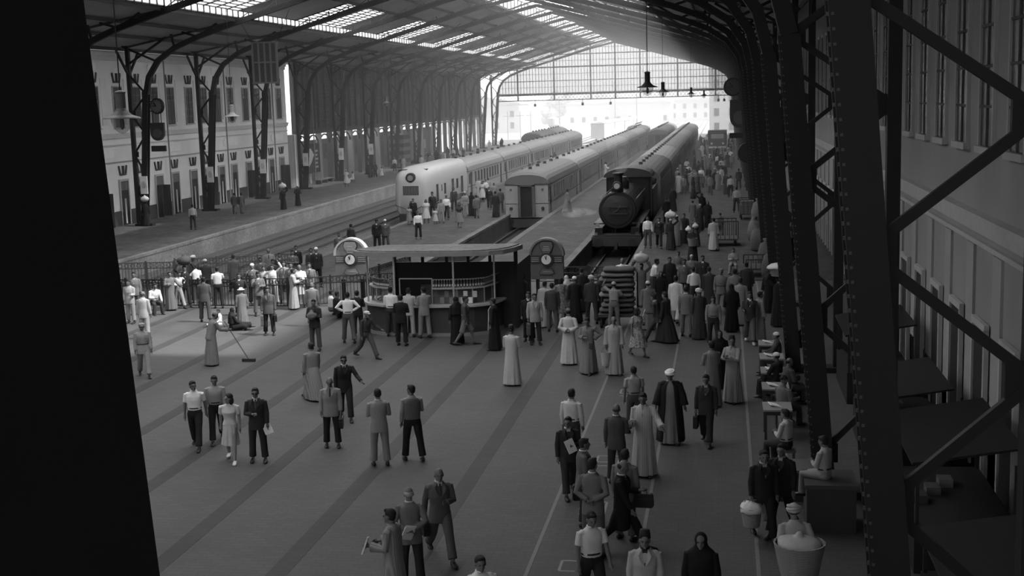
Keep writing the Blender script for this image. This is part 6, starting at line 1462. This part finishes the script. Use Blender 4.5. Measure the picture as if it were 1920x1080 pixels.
for sx in (-.28, .28):
    for sy in (-.36, .36): MB().box(sx - .03, sx + .03, sy - .03, sy + .03, 0, .6).build("leg", M(.05), t)
paper((1.23, 34.75, .76), "white sheets lying on the third writing table", 10, .28, .36, .85, 88)
t = thing("writing_table", 'fourth writing table, counted from the far end', "table", (1.26, 32.8, 0), group="writing tables along the right columns")
MB().box(-.34, .34, -.42, .42, .7, .74).build("tabletop", M(.26, .6), t)
MB().box(-.3, .3, -.38, .38, .6, .7).build("apron", M(.05), t)
for sx in (-.28, .28):
    for sy in (-.36, .36): MB().box(sx - .03, sx + .03, sy - .03, sy + .03, 0, .6).build("leg", M(.05), t)
paper((1.21, 32.85, .76), "white sheets lying on the fourth writing table", 10, .28, .36, .85, 88)
t = thing("writing_table", 'fifth and nearest writing table with a white sheet', "table", (1.22, 30.6, 0), group="writing tables along the right columns")
MB().box(-.34, .34, -.42, .42, .7, .74).build("tabletop", M(.26, .6), t)
MB().box(-.3, .3, -.38, .38, .6, .7).build("apron", M(.05), t)
for sx in (-.28, .28):
    for sy in (-.36, .36): MB().box(sx - .03, sx + .03, sy - .03, sy + .03, 0, .6).build("leg", M(.05), t)
paper((1.17, 30.65, .76), "white sheets lying on the fifth writing table", 10, .28, .36, .85, 88)
o = thing("stool", 'stool under the farthest seated scribe', "stool", (1.49, 37.52, 0))
MB().box(-.2, .2, -.2, .2, .33, .37).build("seat", M(.12), o)
for sx in (-.16, .16):
    for sy in (-.16, .16): MB().box(sx - .02, sx + .02, sy - .02, sy + .02, 0, .33).build("leg", M(.07), o)
o = thing("stool", 'stool under the seated man in black and white cap', "stool", (1.37, 34.43, 0))
MB().box(-.2, .2, -.2, .2, .33, .37).build("seat", M(.12), o)
for sx in (-.16, .16):
    for sy in (-.16, .16): MB().box(sx - .02, sx + .02, sy - .02, sy + .02, 0, .33).build("leg", M(.07), o)
o = thing("stool", 'stool under the seated man in grey', "stool", (1.64, 33.83, 0))
MB().box(-.2, .2, -.2, .2, .33, .37).build("seat", M(.12), o)
for sx in (-.16, .16):
    for sy in (-.16, .16): MB().box(sx - .02, sx + .02, sy - .02, sy + .02, 0, .33).build("leg", M(.07), o)
o = thing("stool", 'stool under the curly-haired writer', "stool", (1.40, 31.48, 0))
MB().box(-.2, .2, -.2, .2, .33, .37).build("seat", M(.12), o)
for sx in (-.16, .16):
    for sy in (-.16, .16): MB().box(sx - .02, sx + .02, sy - .02, sy + .02, 0, .33).build("leg", M(.07), o)
o = thing("stool", 'stool under the man in white shirt', "stool", (1.32, 28.12, 0))
MB().box(-.2, .2, -.2, .2, .33, .37).build("seat", M(.12), o)
for sx in (-.16, .16):
    for sy in (-.16, .16): MB().box(sx - .02, sx + .02, sy - .02, sy + .02, 0, .33).build("leg", M(.07), o)
o = thing("stool", 'low crate under the hunched man in white shirt', "stool", (-1.37, 48.17, 0))
MB().box(-.2, .2, -.2, .2, .33, .37).build("seat", M(.12), o)
for sx in (-.16, .16):
    for sy in (-.16, .16): MB().box(sx - .02, sx + .02, sy - .02, sy + .02, 0, .33).build("leg", M(.07), o)
o = thing("stool", 'crate under the boy in grey', "stool", (0.38, 59.28, 0))
MB().box(-.2, .2, -.2, .2, .33, .37).build("seat", M(.12), o)
for sx in (-.16, .16):
    for sy in (-.16, .16): MB().box(sx - .02, sx + .02, sy - .02, sy + .02, 0, .33).build("leg", M(.07), o)
o = thing("stool", 'box under the person seated above the crowd', "stool", (-2.07, 57.98, 0))
MB().box(-.2, .2, -.2, .2, .33, .37).build("seat", M(.12), o)
for sx in (-.16, .16):
    for sy in (-.16, .16): MB().box(sx - .02, sx + .02, sy - .02, sy + .02, 0, .33).build("leg", M(.07), o)
o = thing("stool", 'cart edge under the person in white by the arcade', "stool", (-38.55, 130.28, 0))
MB().box(-.2, .2, -.2, .2, .33, .37).build("seat", M(.12), o)
for sx in (-.16, .16):
    for sy in (-.16, .16): MB().box(sx - .02, sx + .02, sy - .02, sy + .02, 0, .33).build("leg", M(.07), o)
o = thing("wooden_chest", "tall dark chest under the boy sitting among the columns", "chest", (1.94, 24.15, 0))
MB().box(-.45, .45, -.5, .5, 0, .86).build("body", M(.05), o)
MB().box(-.48, .48, -.53, .53, .86, .93).build("lid", M(.07), o)
o = thing("wooden_chest", "low dark chest with papers before the basket porter", "chest", (1.55, 25.90, 0))
MB().box(-.5, .5, -.4, .4, 0, .6).build("body", M(.04), o)
MB().box(-.53, .53, -.43, .43, .6, .66).build("lid", M(.12), o)
for i, (x, y, d_, h_) in enumerate(((3.7, 18.0, 3.2, 1.5), (3.9, 23.5, 3.6, 1.9), (3.8, 29.5, 3.4, 1.5), (3.9, 35.5, 3.2, 1.8))):  # stalls added to darken the floor behind the right columns
    o = thing('added_stall', 'dark stall added to darken the space behind the right columns, %s from the viewpoint' % ordn[i], 'stall', (x, y, 0), 0, 'added dark stalls behind the right columns')
    MB().box(-.75, .95, -d_/2, d_/2, 0, .85).build('counter', M(.025), o)
    MB().prism([(-.8, h_), (1.0, h_ + .3), (1.0, h_ + .34), (-.8, h_ + .05)], -d_/2, d_/2).build('awning', M(.02, .95, 'cloth'), o)
    for sy in (-1, 1):
        for sx in (-.7, .9): MB().box(sx - .03, sx + .03, sy * d_/2 * .95 - .03, sy * d_/2 * .95 + .03, .85, h_).build('post', M(.03), o)
    for k in range(3): MB().box(-.6 + .3 * k, -.35 + .3 * k, -.6 + .5 * k, -.25 + .5 * k, .85, 1.0).build('goods', M(.05 + .05 * k), o)
# second crowd far along the right platform: one copy of a few figures each
rr = random.Random(11)

KND = (('dark robe', dict(wear='robe', top=.03)), ('white robe', dict(wear='robe', top=.5)), ('grey robe', dict(wear='robe', top=.2, hair='skullcap', hairv=.6)), ('dark suit', dict(wear='suit', top=.04, bot=.03, inner=.7)), ('white shirt', dict(wear='shirt', top=.7, bot=.04)), ('black veil', dict(wear='veiled', top=.015)), ('grey suit', dict(wear='suit', top=.18, bot=.12)))
def crowd(n, x0, x1, y0, y1, place, grp):
    for q in range(n):
        nm_, kw = KND[rr.randrange(7)]
        person(rr.uniform(x0, x1), rr.uniform(y0, y1), rr.choice((0, 10, 175, 185, 90, -90)), rr.choice(('stand', 'stand', 'walk')), lod=1, h=rr.uniform(1.6, 1.78), label='far-off figure in %s, %s' % (nm_, place), group='%s, %s' % (nm_, place), **kw)
crowd(22, -4.2, .2, 100, 128, 'by the mail handcart on the right platform', 'a')
crowd(24, -4.2, 1.0, 130, 165, 'in the crowd before the lorry', 'b')
crowd(14, .6, 2.2, 165, 225, 'right of the lorry under the gable', 'c')
crowd(10, -4.2, -2.6, 168, 225, 'left of the lorry under the gable', 'd')
crowd(16, -39.5, -36.5, 150, 182, 'waiting near the striped kiosk', 'e')
crowd(6, -39.5, -34.5, 185, 225, 'at the far end of the left platform', 'f')
crowd(12, -21.2, -16.5, 98, 128, 'between the railcar and the pale coaches', 'g')
crowd(5, -20.5, -17, 130, 170, 'far back between the railcar and the pale coaches', 'h')

bpy.data.scenes.remove(WORK)
